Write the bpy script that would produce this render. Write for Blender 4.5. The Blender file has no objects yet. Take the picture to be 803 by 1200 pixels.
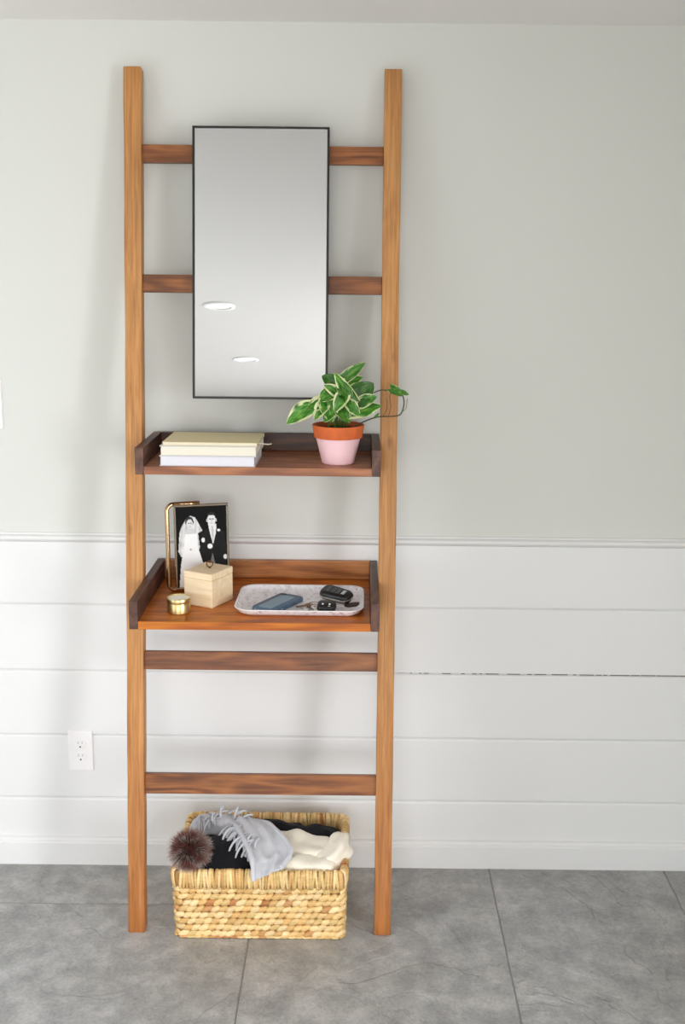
import bpy, bmesh, math, random
from mathutils import Vector, Matrix, Euler, noise
R = math.radians
PI = math.pi
scene = bpy.context.scene
COL = scene.collection

# ------------------------------------------------------------------ camera
cam_d = bpy.data.cameras.new('camera')
cam = bpy.data.objects.new('camera', cam_d)
COL.objects.link(cam)
scene.camera = cam
cam_d.sensor_fit = 'AUTO'
cam_d.sensor_width = 36.0
cam_d.lens = 39.0
cam_d.shift_x = -0.01358
cam_d.clip_start = 0.05
PITCH, ROLL = 0.22135, 0.01064
_f = Vector((0, math.cos(PITCH), -math.sin(PITCH)))
_u = Vector((0, math.sin(PITCH), math.cos(PITCH)))
_r = Vector((1, 0, 0))
_r2 = _r * math.cos(ROLL) + _u * math.sin(ROLL)
_u2 = _u * math.cos(ROLL) - _r * math.sin(ROLL)
cam.matrix_world = Matrix(((_r2.x, _u2.x, -_f.x, 0.0), (_r2.y, _u2.y, -_f.y, -3.1229),
                           (_r2.z, _u2.z, -_f.z, 1.8255), (0, 0, 0, 1)))

# ------------------------------------------------------------------ world, daylight, exposure
world = bpy.data.worlds.new('sky')
scene.world = world
world.use_nodes = True
wn = world.node_tree.nodes
wl = world.node_tree.links
bg = wn['Background']
sky = wn.new('ShaderNodeTexSky')
sky.sky_type = 'NISHITA'
sky.sun_disc = False
sky.sun_elevation = R(40)
sky.air_density = 1.0
sky.dust_density = 2.0
wl.new(sky.outputs[0], bg.inputs[0])
bg.inputs[1].default_value = 0.15

def daylight(name, loc, rot, sx, sy, power, color, spread=125):
    d = bpy.data.lights.new(name, 'AREA')
    d.shape = 'RECTANGLE'
    d.size, d.size_y = sx, sy
    d.energy = power
    d.spread = R(spread)
    d.color = color
    o = bpy.data.objects.new(name, d)
    COL.objects.link(o)
    o.location = loc
    o.rotation_euler = rot
    return o

# daylight falls in from the sky, so each source looks a little downwards:
# left wall window and right wall glazed door; side and rear sources are added fill
daylight('window_daylight', (-2.16, -1.75, 1.30), (R(90), 0, R(-90)), 1.7, 1.7, 29, (0.93, 0.97, 1.0), 180)
daylight('side_fill_light', (-2.16, -4.10, 1.00), (R(68), 0, R(-90)), 1.7, 1.6, 38, (0.96, 0.98, 1.0))  # added fill light in an invented second left opening
daylight('door_daylight', (2.66, -3.60, 1.15), (R(76), 0, R(90)), 1.15, 2.0, 165, (0.98, 0.985, 1.0))
daylight('rear_fill_light', (-0.35, -6.76, 1.30), (R(72), 0, 0), 2.4, 1.6, 64, (0.99, 0.985, 0.98))  # added frontal fill light in an invented rear opening

vs = scene.view_settings
vs.view_transform = 'Standard'
vs.look = 'None'
vs.exposure = -0.35
vs.gamma = 1.0
vs.use_curve_mapping = False
scene.cycles.use_denoising = True
scene.cycles.max_bounces = 10
scene.cycles.diffuse_bounces = 6

# ------------------------------------------------------------------ material helpers
def s2l(c):
    return tuple(((v / 255) / 12.92 if v / 255 <= 0.04045 else ((v / 255 + 0.055) / 1.055) ** 2.4) for v in c) + (1,)

class NT:
    def __init__(self, name):
        self.m = bpy.data.materials.new(name)
        self.m.use_nodes = True
        self.t = self.m.node_tree
        self.b = self.t.nodes['Principled BSDF']
    def n(self, typ, **kw):
        o = self.t.nodes.new(typ)
        for k, v in kw.items():
            if k.startswith('_'):
                key = k[1:]
                key = int(key) if key.isdigit() else key.replace('__', ' ')
                o.inputs[key].default_value = v
            else:
                setattr(o, k, v)
        return o
    def l(self, a, b):
        self.t.links.new(a, b)
    def ramp(self, fac, stops, interp='LINEAR'):
        r = self.t.nodes.new('ShaderNodeValToRGB')
        r.color_ramp.interpolation = interp
        els = r.color_ramp.elements
        while len(els) < len(stops):
            els.new(0.5)
        for e, (p, c) in zip(els, stops):
            e.position = p
            e.color = c
        self.l(fac, r.inputs[0])
        return r
    def mix(self, fac, a, b, mode='MIX'):
        m = self.t.nodes.new('ShaderNodeMix')
        m.data_type = 'RGBA'
        m.blend_type = mode
        for sock, v in ((m.inputs[0], fac), (m.inputs[6], a), (m.inputs[7], b)):
            if hasattr(v, 'is_output'):
                self.l(v, sock)
            else:
                sock.default_value = v
        return m.outputs[2]
    def bump(self, h, strength=0.2, dist=0.002):
        b = self.t.nodes.new('ShaderNodeBump')
        b.inputs['Strength'].default_value = strength
        b.inputs['Distance'].default_value = dist
        self.l(h, b.inputs['Height'])
        self.l(b.outputs[0], self.b.inputs['Normal'])
        return b

def plain(name, rgb, rough=0.5, metal=0.0, spec=0.5, noise_amt=0.04, noise_scale=40, bump=0.0, coat=0.0):
    k = NT(name)
    tc = k.n('ShaderNodeTexCoord')
    nz = k.n('ShaderNodeTexNoise', _Scale=noise_scale, _Detail=4)
    k.l(tc.outputs['Object'], nz.inputs['Vector'])
    c = s2l(rgb)
    lo = tuple(v * (1 - noise_amt) for v in c[:3]) + (1,)
    hi = tuple(min(1, v * (1 + noise_amt)) for v in c[:3]) + (1,)
    r = k.ramp(nz.outputs[0], [(0.3, lo), (0.7, hi)])
    k.l(r.outputs[0], k.b.inputs['Base Color'])
    k.b.inputs['Roughness'].default_value = rough
    k.b.inputs['Metallic'].default_value = metal
    k.b.inputs['Specular IOR Level'].default_value = spec
    k.b.inputs['Coat Weight'].default_value = coat
    if bump:
        k.bump(nz.outputs[0], bump, 0.001)
    return k.m

def wood(name, dark, mid, light, axis='X', fine=1.0, rough=0.45, blotch=0.5, knots=True, coat=0.0, figure=0.45, tail=None):
    """stained pine: long stretched grain along one local axis, blotchy stain, a few knots"""
    k = NT(name)
    tc = k.n('ShaderNodeTexCoord')
    oi = k.n('ShaderNodeObjectInfo')
    sc = k.n('ShaderNodeVectorMath', operation='SCALE')
    comb = k.n('ShaderNodeCombineXYZ', _0=13.1, _1=7.7, _2=5.3)
    k.l(comb.outputs[0], sc.inputs[0])
    k.l(oi.outputs['Random'], sc.inputs['Scale'])
    add = k.n('ShaderNodeVectorMath', operation='ADD')
    k.l(tc.outputs['Object'], add.inputs[0])
    k.l(sc.outputs[0], add.inputs[1])
    def mapping(along, across):
        v = {'X': (along, across, across), 'Y': (across, along, across), 'Z': (across, across, along)}[axis]
        m = k.n('ShaderNodeMapping', _Scale=v)
        k.l(add.outputs[0], m.inputs['Vector'])
        return m.outputs[0]
    g1 = k.n('ShaderNodeTexNoise', _Scale=1.0, _Detail=7, _Roughness=0.65, _Distortion=0.6)
    k.l(mapping(5 * fine, 130 * fine), g1.inputs['Vector'])
    # figure: contour bands of a slow stretched noise = cathedral grain
    g2 = k.n('ShaderNodeTexNoise', _Scale=1.0, _Detail=1.5, _Distortion=0.3)
    k.l(mapping(2.6, 16), g2.inputs['Vector'])
    mul = k.n('ShaderNodeMath', operation='MULTIPLY', _1=34.0)
    k.l(g2.outputs[0], mul.inputs[0])
    sn = k.n('ShaderNodeMath', operation='SINE')
    k.l(mul.outputs[0], sn.inputs[0])
    fig = k.n('ShaderNodeMapRange', _1=-1.0, _2=1.0)
    k.l(sn.outputs[0], fig.inputs[0])
    g3 = k.n('ShaderNodeTexNoise', _Scale=1.0, _Detail=3)
    k.l(mapping(4, 14), g3.inputs['Vector'])
    base = k.ramp(g1.outputs[0], [(0.28, s2l(dark)), (0.5, s2l(mid)), (0.72, s2l(light))])
    figc = k.ramp(fig.outputs[0], [(0.0, s2l(dark)), (0.55, s2l(mid)), (1.0, s2l(light))])
    c = k.mix(figure, base.outputs[0], figc.outputs[0])
    bl = k.ramp(g3.outputs[0], [(0.33, (0.62, 0.58, 0.55, 1)), (0.66, (1.25, 1.22, 1.15, 1))])
    c = k.mix(blotch, c, bl.outputs[0], 'MULTIPLY')
    if tail:      # tint grades redder and darker towards the lower end
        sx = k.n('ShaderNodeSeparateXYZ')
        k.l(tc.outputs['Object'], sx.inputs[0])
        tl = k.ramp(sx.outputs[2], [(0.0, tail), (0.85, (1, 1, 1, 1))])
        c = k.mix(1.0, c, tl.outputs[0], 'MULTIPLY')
    if knots:
        vo = k.n('ShaderNodeTexVoronoi', _Scale=1.0, _Randomness=1.0)
        k.l(mapping(4.2, 9), vo.inputs['Vector'])
        kr = k.ramp(vo.outputs['Distance'], [(0.0, (0.30, 0.25, 0.22, 1)), (0.05, (0.5, 0.42, 0.38, 1)), (0.11, (1, 1, 1, 1))])
        c = k.mix(0.8, c, kr.outputs[0], 'MULTIPLY')
    k.l(c, k.b.inputs['Base Color'])
    k.b.inputs['Roughness'].default_value = rough
    k.b.inputs['Coat Weight'].default_value = coat
    k.b.inputs['Coat Roughness'].default_value = 0.3
    k.bump(g1.outputs[0], 0.25, 0.0008)
    return k.m

M = {}
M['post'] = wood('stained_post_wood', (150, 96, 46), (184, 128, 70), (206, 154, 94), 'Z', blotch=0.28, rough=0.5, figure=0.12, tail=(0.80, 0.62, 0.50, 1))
M['rung'] = wood('stained_rung_wood', (78, 40, 18), (128, 74, 36), (168, 108, 58), 'X', blotch=0.75, rough=0.42)
M['board'] = wood('stained_shelf_wood', (136, 66, 12), (186, 98, 16), (214, 130, 30), 'X', blotch=0.3, rough=0.4, coat=0.0, fine=1.6)
M['board_dark'] = wood('dark_stained_shelf_wood', (104, 58, 36), (158, 98, 64), (188, 126, 86), 'X', blotch=0.5, rough=0.42)
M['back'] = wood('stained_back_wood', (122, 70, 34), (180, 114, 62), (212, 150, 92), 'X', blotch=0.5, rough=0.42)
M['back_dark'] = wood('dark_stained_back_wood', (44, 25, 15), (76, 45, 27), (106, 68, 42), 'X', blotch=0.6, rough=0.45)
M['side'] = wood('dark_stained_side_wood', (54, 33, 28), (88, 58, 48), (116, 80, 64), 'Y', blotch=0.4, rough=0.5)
M['pale_wood'] = wood('raw_pale_wood', (228, 202, 162), (242, 220, 184), (250, 234, 204), 'X', blotch=0.12, rough=0.6, knots=False, figure=0.2)

def paint(name, rgb, rough=0.55, amt=0.012, bump=0.06):
    k = NT(name)
    tc = k.n('ShaderNodeTexCoord')
    n1 = k.n('ShaderNodeTexNoise', _Scale=1.3, _Detail=3)
    n2 = k.n('ShaderNodeTexNoise', _Scale=260, _Detail=2)
    k.l(tc.outputs['Object'], n1.inputs[0])
    k.l(tc.outputs['Object'], n2.inputs[0])
    c = s2l(rgb)
    r = k.ramp(n1.outputs[0], [(0.3, tuple(v * (1 - amt) for v in c[:3]) + (1,)), (0.7, tuple(min(1, v * (1 + amt)) for v in c[:3]) + (1,))])
    k.l(r.outputs[0], k.b.inputs['Base Color'])
    k.b.inputs['Roughness'].default_value = rough
    k.bump(n2.outputs[0], bump, 0.0005)
    return k.m

M['wall'] = paint('grey_wall_paint', (214, 215, 210), 0.7)
M['white'] = paint('white_trim_paint', (231, 231, 231), 0.42)
M['ceiling'] = paint('ceiling_paint', (238, 236, 234), 0.85)
M['sidewall'] = paint('side_wall_paint', (220, 219, 212), 0.7)
M['blockwall'] = paint('taupe_blocker_paint', (176, 172, 162), 0.8)  # dark colour of the added light-blocking wall, keeps bounce low
M['caulk'] = paint('white_caulk', (236, 235, 232), 0.6)
M['grout'] = plain('grout', (158, 157, 155), 0.9, noise_amt=0.1, noise_scale=200)
M['dark_gap'] = plain('dark_gap', (30, 27, 24), 0.9)

def slate():
    k = NT('grey_slate_tile')
    tc = k.n('ShaderNodeTexCoord')
    oi = k.n('ShaderNodeObjectInfo')
    sc = k.n('ShaderNodeVectorMath', operation='SCALE')
    comb = k.n('ShaderNodeCombineXYZ', _0=31.0, _1=17.0, _2=9.0)
    k.l(comb.outputs[0], sc.inputs[0])
    k.l(oi.outputs['Random'], sc.inputs['Scale'])
    add = k.n('ShaderNodeVectorMath', operation='ADD')
    k.l(tc.outputs['Object'], add.inputs[0])
    k.l(sc.outputs[0], add.inputs[1])
    v = add.outputs[0]
    big = k.n('ShaderNodeTexNoise', _Scale=2.6, _Detail=6, _Roughness=0.5, _Distortion=0.7)
    mid = k.n('ShaderNodeTexNoise', _Scale=14, _Detail=6, _Roughness=0.6)
    fin = k.n('ShaderNodeTexNoise', _Scale=120, _Detail=5, _Roughness=0.7)
    for n_ in (big, mid, fin):
        k.l(v, n_.inputs['Vector'])
    # cleft terraces: the slow noise cut into steps
    terr = k.ramp(big.outputs[0], [(0.0, (0.0, 0.0, 0.0, 1)), (0.36, (0.2, 0.2, 0.2, 1)), (0.375, (0.42, 0.42, 0.42, 1)), (0.47, (0.46, 0.46, 0.46, 1)),
                                   (0.485, (0.68, 0.68, 0.68, 1)), (0.58, (0.72, 0.72, 0.72, 1)), (0.595, (0.95, 0.95, 0.95, 1)), (1.0, (1, 1, 1, 1))])
    c1 = k.ramp(mid.outputs[0], [(0.32, s2l((146, 146, 146))), (0.5, s2l((162, 162, 161))), (0.66, s2l((182, 181, 180)))])
    c2 = k.ramp(big.outputs[0], [(0.3, (0.86, 0.87, 0.88, 1)), (0.5, (1.0, 0.985, 0.96, 1)), (0.7, (1.06, 1.06, 1.07, 1))])
    c = k.mix(0.8, c1.outputs[0], c2.outputs[0], 'MULTIPLY')
    f2 = k.ramp(fin.outputs[0], [(0.3, (0.74, 0.74, 0.74, 1)), (0.68, (1.16, 1.16, 1.16, 1))])
    c = k.mix(0.75, c, f2.outputs[0], 'MULTIPLY')
    k.l(c, k.b.inputs['Base Color'])
    k.b.inputs['Roughness'].default_value = 0.5
    h1 = k.n('ShaderNodeMath', operation='MULTIPLY_ADD', _1=0.10)
    k.l(fin.outputs[0], h1.inputs[0])
    k.l(terr.outputs[0], h1.inputs[2])
    h2 = k.n('ShaderNodeMath', operation='MULTIPLY_ADD', _1=0.35)
    k.l(mid.outputs[0], h2.inputs[0])
    h2.inputs[1].default_value = 0.7
    k.l(h1.outputs[0], h2.inputs[2])
    k.bump(h2.outputs[0], 0.6, 0.014)
    return k.m
M['slate'] = slate()

def metal(name, rgb, rough):
    k = NT(name)
    tc = k.n('ShaderNodeTexCoord')
    nz = k.n('ShaderNodeTexNoise', _Scale=60, _Detail=3)
    k.l(tc.outputs['Object'], nz.inputs[0])
    r = k.ramp(nz.outputs[0], [(0.3, (rough * 0.8,) * 3 + (1,)), (0.7, (rough * 1.25,) * 3 + (1,))])
    k.l(r.outputs[0], k.b.inputs['Roughness'])
    k.b.inputs['Base Color'].default_value = s2l(rgb)
    k.b.inputs['Metallic'].default_value = 1.0
    return k.m
M['brass'] = metal('brass', (186, 158, 120), 0.2)
M['gold_tin'] = metal('gold_tin_metal', (214, 194, 138), 0.34)
M['chrome'] = metal('polished_nickel', (196, 186, 172), 0.12)
M['bronze'] = metal('bronze', (120, 82, 52), 0.35)
M['silver'] = metal('silver_metal', (205, 200, 192), 0.18)
M['mirror'] = metal('mirror_silver', (216, 217, 217), 0.004)
M['black_metal'] = plain('black_metal', (22, 20, 19), 0.4)
M['black'] = plain('black_plastic', (26, 26, 28), 0.35)
M['black2'] = plain('satin_black_plastic', (78, 78, 82), 0.42)
M['white_plastic'] = plain('white_plastic', (243, 241, 242), 0.35, noise_amt=0.01)
M['grey_print'] = plain('grey_print', (176, 178, 180), 0.5)

# ------------------------------------------------------------------ mesh helpers
def link(name, me, mat=None, parent=None, smooth=False, matrix=None):
    o = bpy.data.objects.new(name, me)
    COL.objects.link(o)
    if mat is not None:
        me.materials.append(mat)
    if smooth:
        for p in me.polygons:
            p.use_smooth = True
    if parent is not None:
        o.parent = parent
    if matrix is not None:
        o.matrix_basis = matrix
    return o

def from_bm(name, bm, mat=None, parent=None, smooth=False, matrix=None):
    me = bpy.data.meshes.new(name)
    bm.to_mesh(me)
    bm.free()
    return link(name, me, mat, parent, smooth, matrix)

def add_box(bm, lo, hi, bevel=0.0, seg=1):
    vs_ = [bm.verts.new((x, y, z)) for x in (lo[0], hi[0]) for y in (lo[1], hi[1]) for z in (lo[2], hi[2])]
    idx = [(0, 1, 3, 2), (4, 6, 7, 5), (0, 4, 5, 1), (2, 3, 7, 6), (0, 2, 6, 4), (1, 5, 7, 3)]
    fs = [bm.faces.new([vs_[i] for i in f]) for f in idx]
    if bevel > 0:
        es = list({e for f in fs for e in f.edges})
        bmesh.ops.bevel(bm, geom=es, offset=bevel, segments=seg, profile=0.5, affect='EDGES')

def box(name, lo, hi, mat, parent=None, bevel=0.0, seg=1, matrix=None, smooth=False):
    bm = bmesh.new()
    add_box(bm, lo, hi, bevel, seg)
    return from_bm(name, bm, mat, parent, smooth, matrix)

def cbox(name, c, size, mat, parent=None, bevel=0.0, seg=1, rot=(0, 0, 0)):
    """box with its origin in its own centre"""
    h = Vector(size) / 2
    return box(name, -h, h, mat, parent, bevel, seg, Matrix.Translation(c) @ Euler(rot).to_matrix().to_4x4())

def extrude_profile(name, prof, x0, x1, mat, parent=None):
    """closed (y,z) profile extruded along x"""
    n = len(prof)
    v = [(x0, y, z) for y, z in prof] + [(x1, y, z) for y, z in prof]
    f = [(i, (i + 1) % n, n + (i + 1) % n, n + i) for i in range(n)] + [tuple(range(n - 1, -1, -1)), tuple(range(n, 2 * n))]
    me = bpy.data.meshes.new(name)
    me.from_pydata(v, [], f)
    bm = bmesh.new()
    bm.from_mesh(me)
    bmesh.ops.recalc_face_normals(bm, faces=bm.faces)
    bm.to_mesh(me)
    bm.free()
    return link(name, me, mat, parent)

def catmull(pts, n):
    P = [Vector(p) for p in pts]
    P = [P[0] * 2 - P[1]] + P + [P[-1] * 2 - P[-2]]
    out = []
    m = len(P) - 3
    for i in range(m):
        a, b, c, d = P[i:i + 4]
        for k in range(n):
            t = k / n
            out.append(0.5 * (2 * b + (c - a) * t + (2 * a - 5 * b + 4 * c - d) * t * t + (3 * b - a - 3 * c + d) * t ** 3))
    out.append(P[-2].copy())
    return out

def add_tube(bm, path, rad, sides=8, cap=True):
    """tube along a list of points; rad number or list"""
    P = [Vector(p) for p in path]
    n = len(P)
    rr = rad if isinstance(rad, (list, tuple)) else [rad] * n
    t = (P[1] - P[0]).normalized()
    ref = Vector((0, 0, 1)) if abs(t.z) < 0.9 else Vector((1, 0, 0))
    nrm = (ref - t * ref.dot(t)).normalized()
    rings = []
    for i in range(n):
        t = (P[min(i + 1, n - 1)] - P[max(i - 1, 0)]).normalized()
        nrm = (nrm - t * nrm.dot(t)).normalized()
        bi = t.cross(nrm)
        rings.append([bm.verts.new(P[i] + (nrm * math.cos(2 * PI * k / sides) + bi * math.sin(2 * PI * k / sides)) * rr[i]) for k in range(sides)])
    for i in range(n - 1):
        for k in range(sides):
            bm.faces.new((rings[i][k], rings[i][(k + 1) % sides], rings[i + 1][(k + 1) % sides], rings[i + 1][k]))
    if cap:
        bm.faces.new(rings[0][::-1])
        bm.faces.new(rings[-1])

def add_lathe(bm, prof, seg=32, center=(0, 0, 0)):
    """(r,z) profile spun around z; r=0 ends are closed"""
    c = Vector(center)
    rings = []
    for r, z in prof:
        if r < 1e-6:
            rings.append([bm.verts.new(c + Vector((0, 0, z)))])
        else:
            rings.append([bm.verts.new(c + Vector((r * math.cos(2 * PI * k / seg), r * math.sin(2 * PI * k / seg), z))) for k in range(seg)])
    for a, b in zip(rings, rings[1:]):
        for k in range(seg):
            k2 = (k + 1) % seg
            if len(a) == 1 and len(b) == 1:
                continue
            if len(a) == 1:
                bm.faces.new((a[0], b[k2], b[k]))
            elif len(b) == 1:
                bm.faces.new((a[k], a[k2], b[0]))
            else:
                bm.faces.new((a[k], a[k2], b[k2], b[k]))
    bmesh.ops.recalc_face_normals(bm, faces=bm.faces)

def auto_smooth(o, deg=40):
    me = o.data
    for p in me.polygons:
        p.use_smooth = True
    me.set_sharp_from_angle(angle=R(deg))

def lathe(name, prof, mat, parent=None, seg=32, matrix=None, deg=40):
    bm = bmesh.new()
    add_lathe(bm, prof, seg)
    o = from_bm(name, bm, mat, parent, True, matrix)
    auto_smooth(o, deg)
    return o

def rrect(w, d, r, n=6):
    """rounded rectangle outline, counter-clockwise, centred"""
    pts = []
    for cx, cy, a0 in ((w / 2 - r, d / 2 - r, 0), (-w / 2 + r, d / 2 - r, 90), (-w / 2 + r, -d / 2 + r, 180), (w / 2 - r, -d / 2 + r, 270)):
        for k in range(n + 1):
            a = R(a0 + 90 * k / n)
            pts.append((cx + r * math.cos(a), cy + r * math.sin(a)))
    return pts

def add_loft(bm, rings, closed_ends=(True, True)):
    rs = [[bm.verts.new(p) for p in ring] for ring in rings]
    n = len(rs[0])
    for a, b in zip(rs, rs[1:]):
        for k in range(n):
            bm.faces.new((a[k], a[(k + 1) % n], b[(k + 1) % n], b[k]))
    if closed_ends[0]:
        bm.faces.new(rs[0][::-1])
    if closed_ends[1]:
        bm.faces.new(rs[-1])
    bmesh.ops.recalc_face_normals(bm, faces=bm.faces)

def tag(o, label, cat, group=None):
    o['label'] = label
    o['category'] = cat
    if group:
        o['group'] = group
    return o

def thing(name, label, cat, loc=(0, 0, 0), rot=(0, 0, 0), group=None):
    o = bpy.data.objects.new(name, None)
    COL.objects.link(o)
    o.location = loc
    o.rotation_euler = rot
    o.empty_display_size = 0.05
    return tag(o, label, cat, group)

def struct(o, label=None):
    o['kind'] = 'structure'
    if label:
        o['label'] = label
    return o

# ------------------------------------------------------------------ the room
XL, XR, YB, ZC = -2.1, 2.6, -6.7, 2.44

# back wall: plaster above, recessed lath plane behind the white boards below
wall_back = struct(extrude_profile('wall_back', [(0.003, ZC), (0.003, 1.03), (0.014, 1.03), (0.014, 0.0), (0.12, 0.0), (0.12, ZC)], XL - .1, XR + .1, M['wall']),
                   'pale grey painted wall above white horizontal boards')
JOINTS = [1.034, 0.8369, 0.6306, 0.4243, 0.2180, 0.004]
rnd = random.Random(4)
for i in range(5):
    zt, zb = JOINTS[i], JOINTS[i + 1]
    g = 0.0016
    hi = zt - (g if i else 0)
    lo = zb + (g if i < 4 else 0)
    by = [0.0, 0.0004, -0.0006, 0.0005, 0.0][i]
    prof = [(by + .013, lo), (by + .0015, lo), (by, lo + .0015), (by, hi - .0075), (by + .0016, hi - .0035), (by + .0065, hi), (by + .013, hi)]
    b = extrude_profile('board', prof, XL, XR, M['white'], wall_back)
# caulk in the joints; in the middle joint it has cracked away towards the right
for i, z in enumerate(JOINTS[1:5]):
    bm = bmesh.new()
    if i == 1:
        x = XL
        segs = [(XL, 0.13)]
        x = 0.15
        while x < 1.4:
            ln = rnd.uniform(0.006, 0.05) * max(0.08, 1.15 - x * 1.25)
            segs.append((x, x + ln))
            x += ln + rnd.uniform(0.004, 0.05) * (0.35 + 1.3 * max(x, 0))
        cracked = segs
        for a, b in segs:
            add_box(bm, (a, 0.0075, z - .0030), (b, 0.0104, z + .0022))
    else:
        add_box(bm, (XL, 0.0075, z - .0030), (XR, 0.0125, z + .0022))
    o = from_bm('caulk', bm, M['caulk'], wall_back)
    o['kind'] = 'stuff'
bm = bmesh.new()  # dark strips fill the open crack; its shade is put in as colour
for (a0, a1), (b0, b1) in zip(cracked[1:], cracked[2:]):
    add_box(bm, (a1, 0.0030, JOINTS[2] - .0010), (b0, 0.0104, JOINTS[2] + .0010))
o = from_bm('crack_shade', bm, plain('crack_shade_colour', (92, 84, 74), 0.9), wall_back)
o['kind'] = 'stuff'
# chair rail (moulded cap) and baseboard
struct(extrude_profile('trim_1', [(0.012, 1.0240), (0.000, 1.0240), (-0.003, 1.0255), (-0.010, 1.0300), (-0.0155, 1.0335), (-0.0180, 1.0370), (-0.0180, 1.0405), (-0.0155, 1.0440), (-0.010, 1.0462), (-0.005, 1.0475), (-0.002, 1.052), (0.012, 1.053)],
                       XL, XR, M['white']), 'thin white chair rail moulding capping the boards')
struct(extrude_profile('baseboard_back', [(0.0, 0.0), (-0.018, 0.0), (-0.018, 0.072), (-0.016, 0.0745), (-0.013, 0.0755), (-0.013, 0.081), (-0.010, 0.085), (-0.004, 0.0875), (0.0, 0.088)],
                       XL, XR, M['white']), 'white baseboard along the foot of the boarded wall')
struct(box('ceiling', (XL - .1, YB - .1, ZC), (XR + .1, .12, ZC + .1), M['ceiling']), 'white ceiling')

def wall_with_opening(name, axis, pos, thick, u0, u1, holes):
    """solid wall with rectangular openings (y0, y1, z0, z1)"""
    bm = bmesh.new()
    def seg(a, b, c, d):
        if b - a > 1e-4 and d - c > 1e-4:
            p0, p1 = min(pos, pos + thick), max(pos, pos + thick)
            if axis == 'X':
                add_box(bm, (p0, a, c), (p1, b, d))
            else:
                add_box(bm, (a, p0, c), (b, p1, d))
    u = u0
    for o0, o1, z0, z1 in sorted(holes):
        seg(u, o0, 0, ZC)
        seg(o0, o1, 0, z0)
        seg(o0, o1, z1, ZC)
        u = o1
    seg(u, u1, 0, ZC)
    return struct(from_bm(name, bm, M['sidewall']))

wall_with_opening('wall_left', 'X', XL, -.1, YB, 0.0, ((-2.6, -0.9, 0.45, 2.15), (-4.95, -3.25, 0.20, 1.80)))  # second opening is added for the side fill light
wall_with_opening('wall_right', 'X', XR, .1, YB, 0.0, ((-4.20, -3.00, 0.12, 2.15),))
# unseen wall block added to keep door light off the right of the wall
struct(box('light_block_wall', (1.12, -1.20, 0), (XR, 0.0, ZC), M['blockwall']))
wall_with_opening('wall_front', 'Y', YB, -.1, XL, XR, ((-1.6, 0.9, 0.45, 2.15),))  # opening is added for the rear fill light
def window_frame(name, axis, pos, o0, o1, z0, z1):
    bm = bmesh.new()
    w = 0.05
    for a, b, c, d in ((o0, o1, z0, z0 + w), (o0, o1, z1 - w, z1), (o0, o0 + w, z0 + w, z1 - w), (o1 - w, o1, z0 + w, z1 - w)):
        if axis == 'X':
            add_box(bm, (pos - .02, a, c), (pos + .02, b, d))
        else:
            add_box(bm, (a, pos - .02, c), (b, pos + .02, d))
    return struct(from_bm(name, bm, M['white']))
window_frame('window_1', 'X', XL - .03, -2.6, -0.9, 0.45, 2.15)
window_frame('door_1', 'X', XR + .03, -4.20, -3.00, 0.12, 2.15)
window_frame('fill_frame_2', 'X', XL - .03, -4.95, -3.25, 0.20, 1.80)  # frame around the added side fill opening
window_frame('fill_frame_3', 'Y', YB - .03, -1.6, 0.9, 0.45, 2.15)  # frame around the added rear fill opening

# floor: grout bed with slate tiles
floor = struct(box('floor', (XL - .1, YB - .1, -.06), (XR + .1, .12, -.0035), M['grout']), 'grey slate tile floor')
def tile(x0, x1, y0, y1):
    g = 0.0018
    w, d = (x1 - x0) / 2 - g, (y1 - y0) / 2 - g
    o = box('tile', (-w, -d, -.012), (w, d, 0.0), M['slate'], floor, bevel=0.0025, seg=2)
    o.location = ((x0 + x1) / 2, (y0 + y1) / 2, 0)
xs = [XL, -1.33, -0.285, 0.421, 0.962, 1.66, XR]
for i in range(6):
    x0, x1 = xs[i], xs[i + 1]
    ys = [0.01, -0.228, -0.98] if i < 2 else [0.01, -0.86 - 0.02 * (i % 2), ]
    y = ys[-1]
    while y > YB + .05:
        y = max(y - 0.72, YB)
        ys.append(y)
    for a, b in zip(ys, ys[1:]):
        tile(x0, x1, b, a)

# recessed downlights in the ceiling (seen in the mirror)
def downlight(x, y, label, glow):
    t = thing('recessed_downlight', label, 'ceiling light', (x, y, ZC), group='recessed downlights')
    lathe('trim_ring', [(0.062, -.001), (0.085, -.001), (0.083, -.006), (0.066, -.008), (0.062, -.004), (0.062, -.001)], M['white_plastic'], t, 40)
    k = NT('downlight_lens')
    tc = k.n('ShaderNodeTexCoord')
    nz = k.n('ShaderNodeTexNoise', _Scale=30)
    k.l(tc.outputs['Object'], nz.inputs[0])
    r = k.ramp(nz.outputs[0], [(0.3, (0.9, 0.88, 0.82, 1)), (0.7, (1, 0.98, 0.92, 1))])
    k.l(r.outputs[0], k.b.inputs['Emission Color'])
    k.b.inputs['Emission Strength'].default_value = glow
    k.b.inputs['Base Color'].default_value = (0.9, 0.9, 0.9, 1)
    lathe('lens', [(0.0, -.003), (0.03, -.0028), (0.062, -.0015)], k.m, t, 40)
downlight(-0.74, -3.07, 'round white recessed ceiling light mirrored higher in the hanging mirror', 0.55)
downlight(-0.74, -4.50, 'round white recessed ceiling light mirrored lower in the hanging mirror', 0.25)

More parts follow.
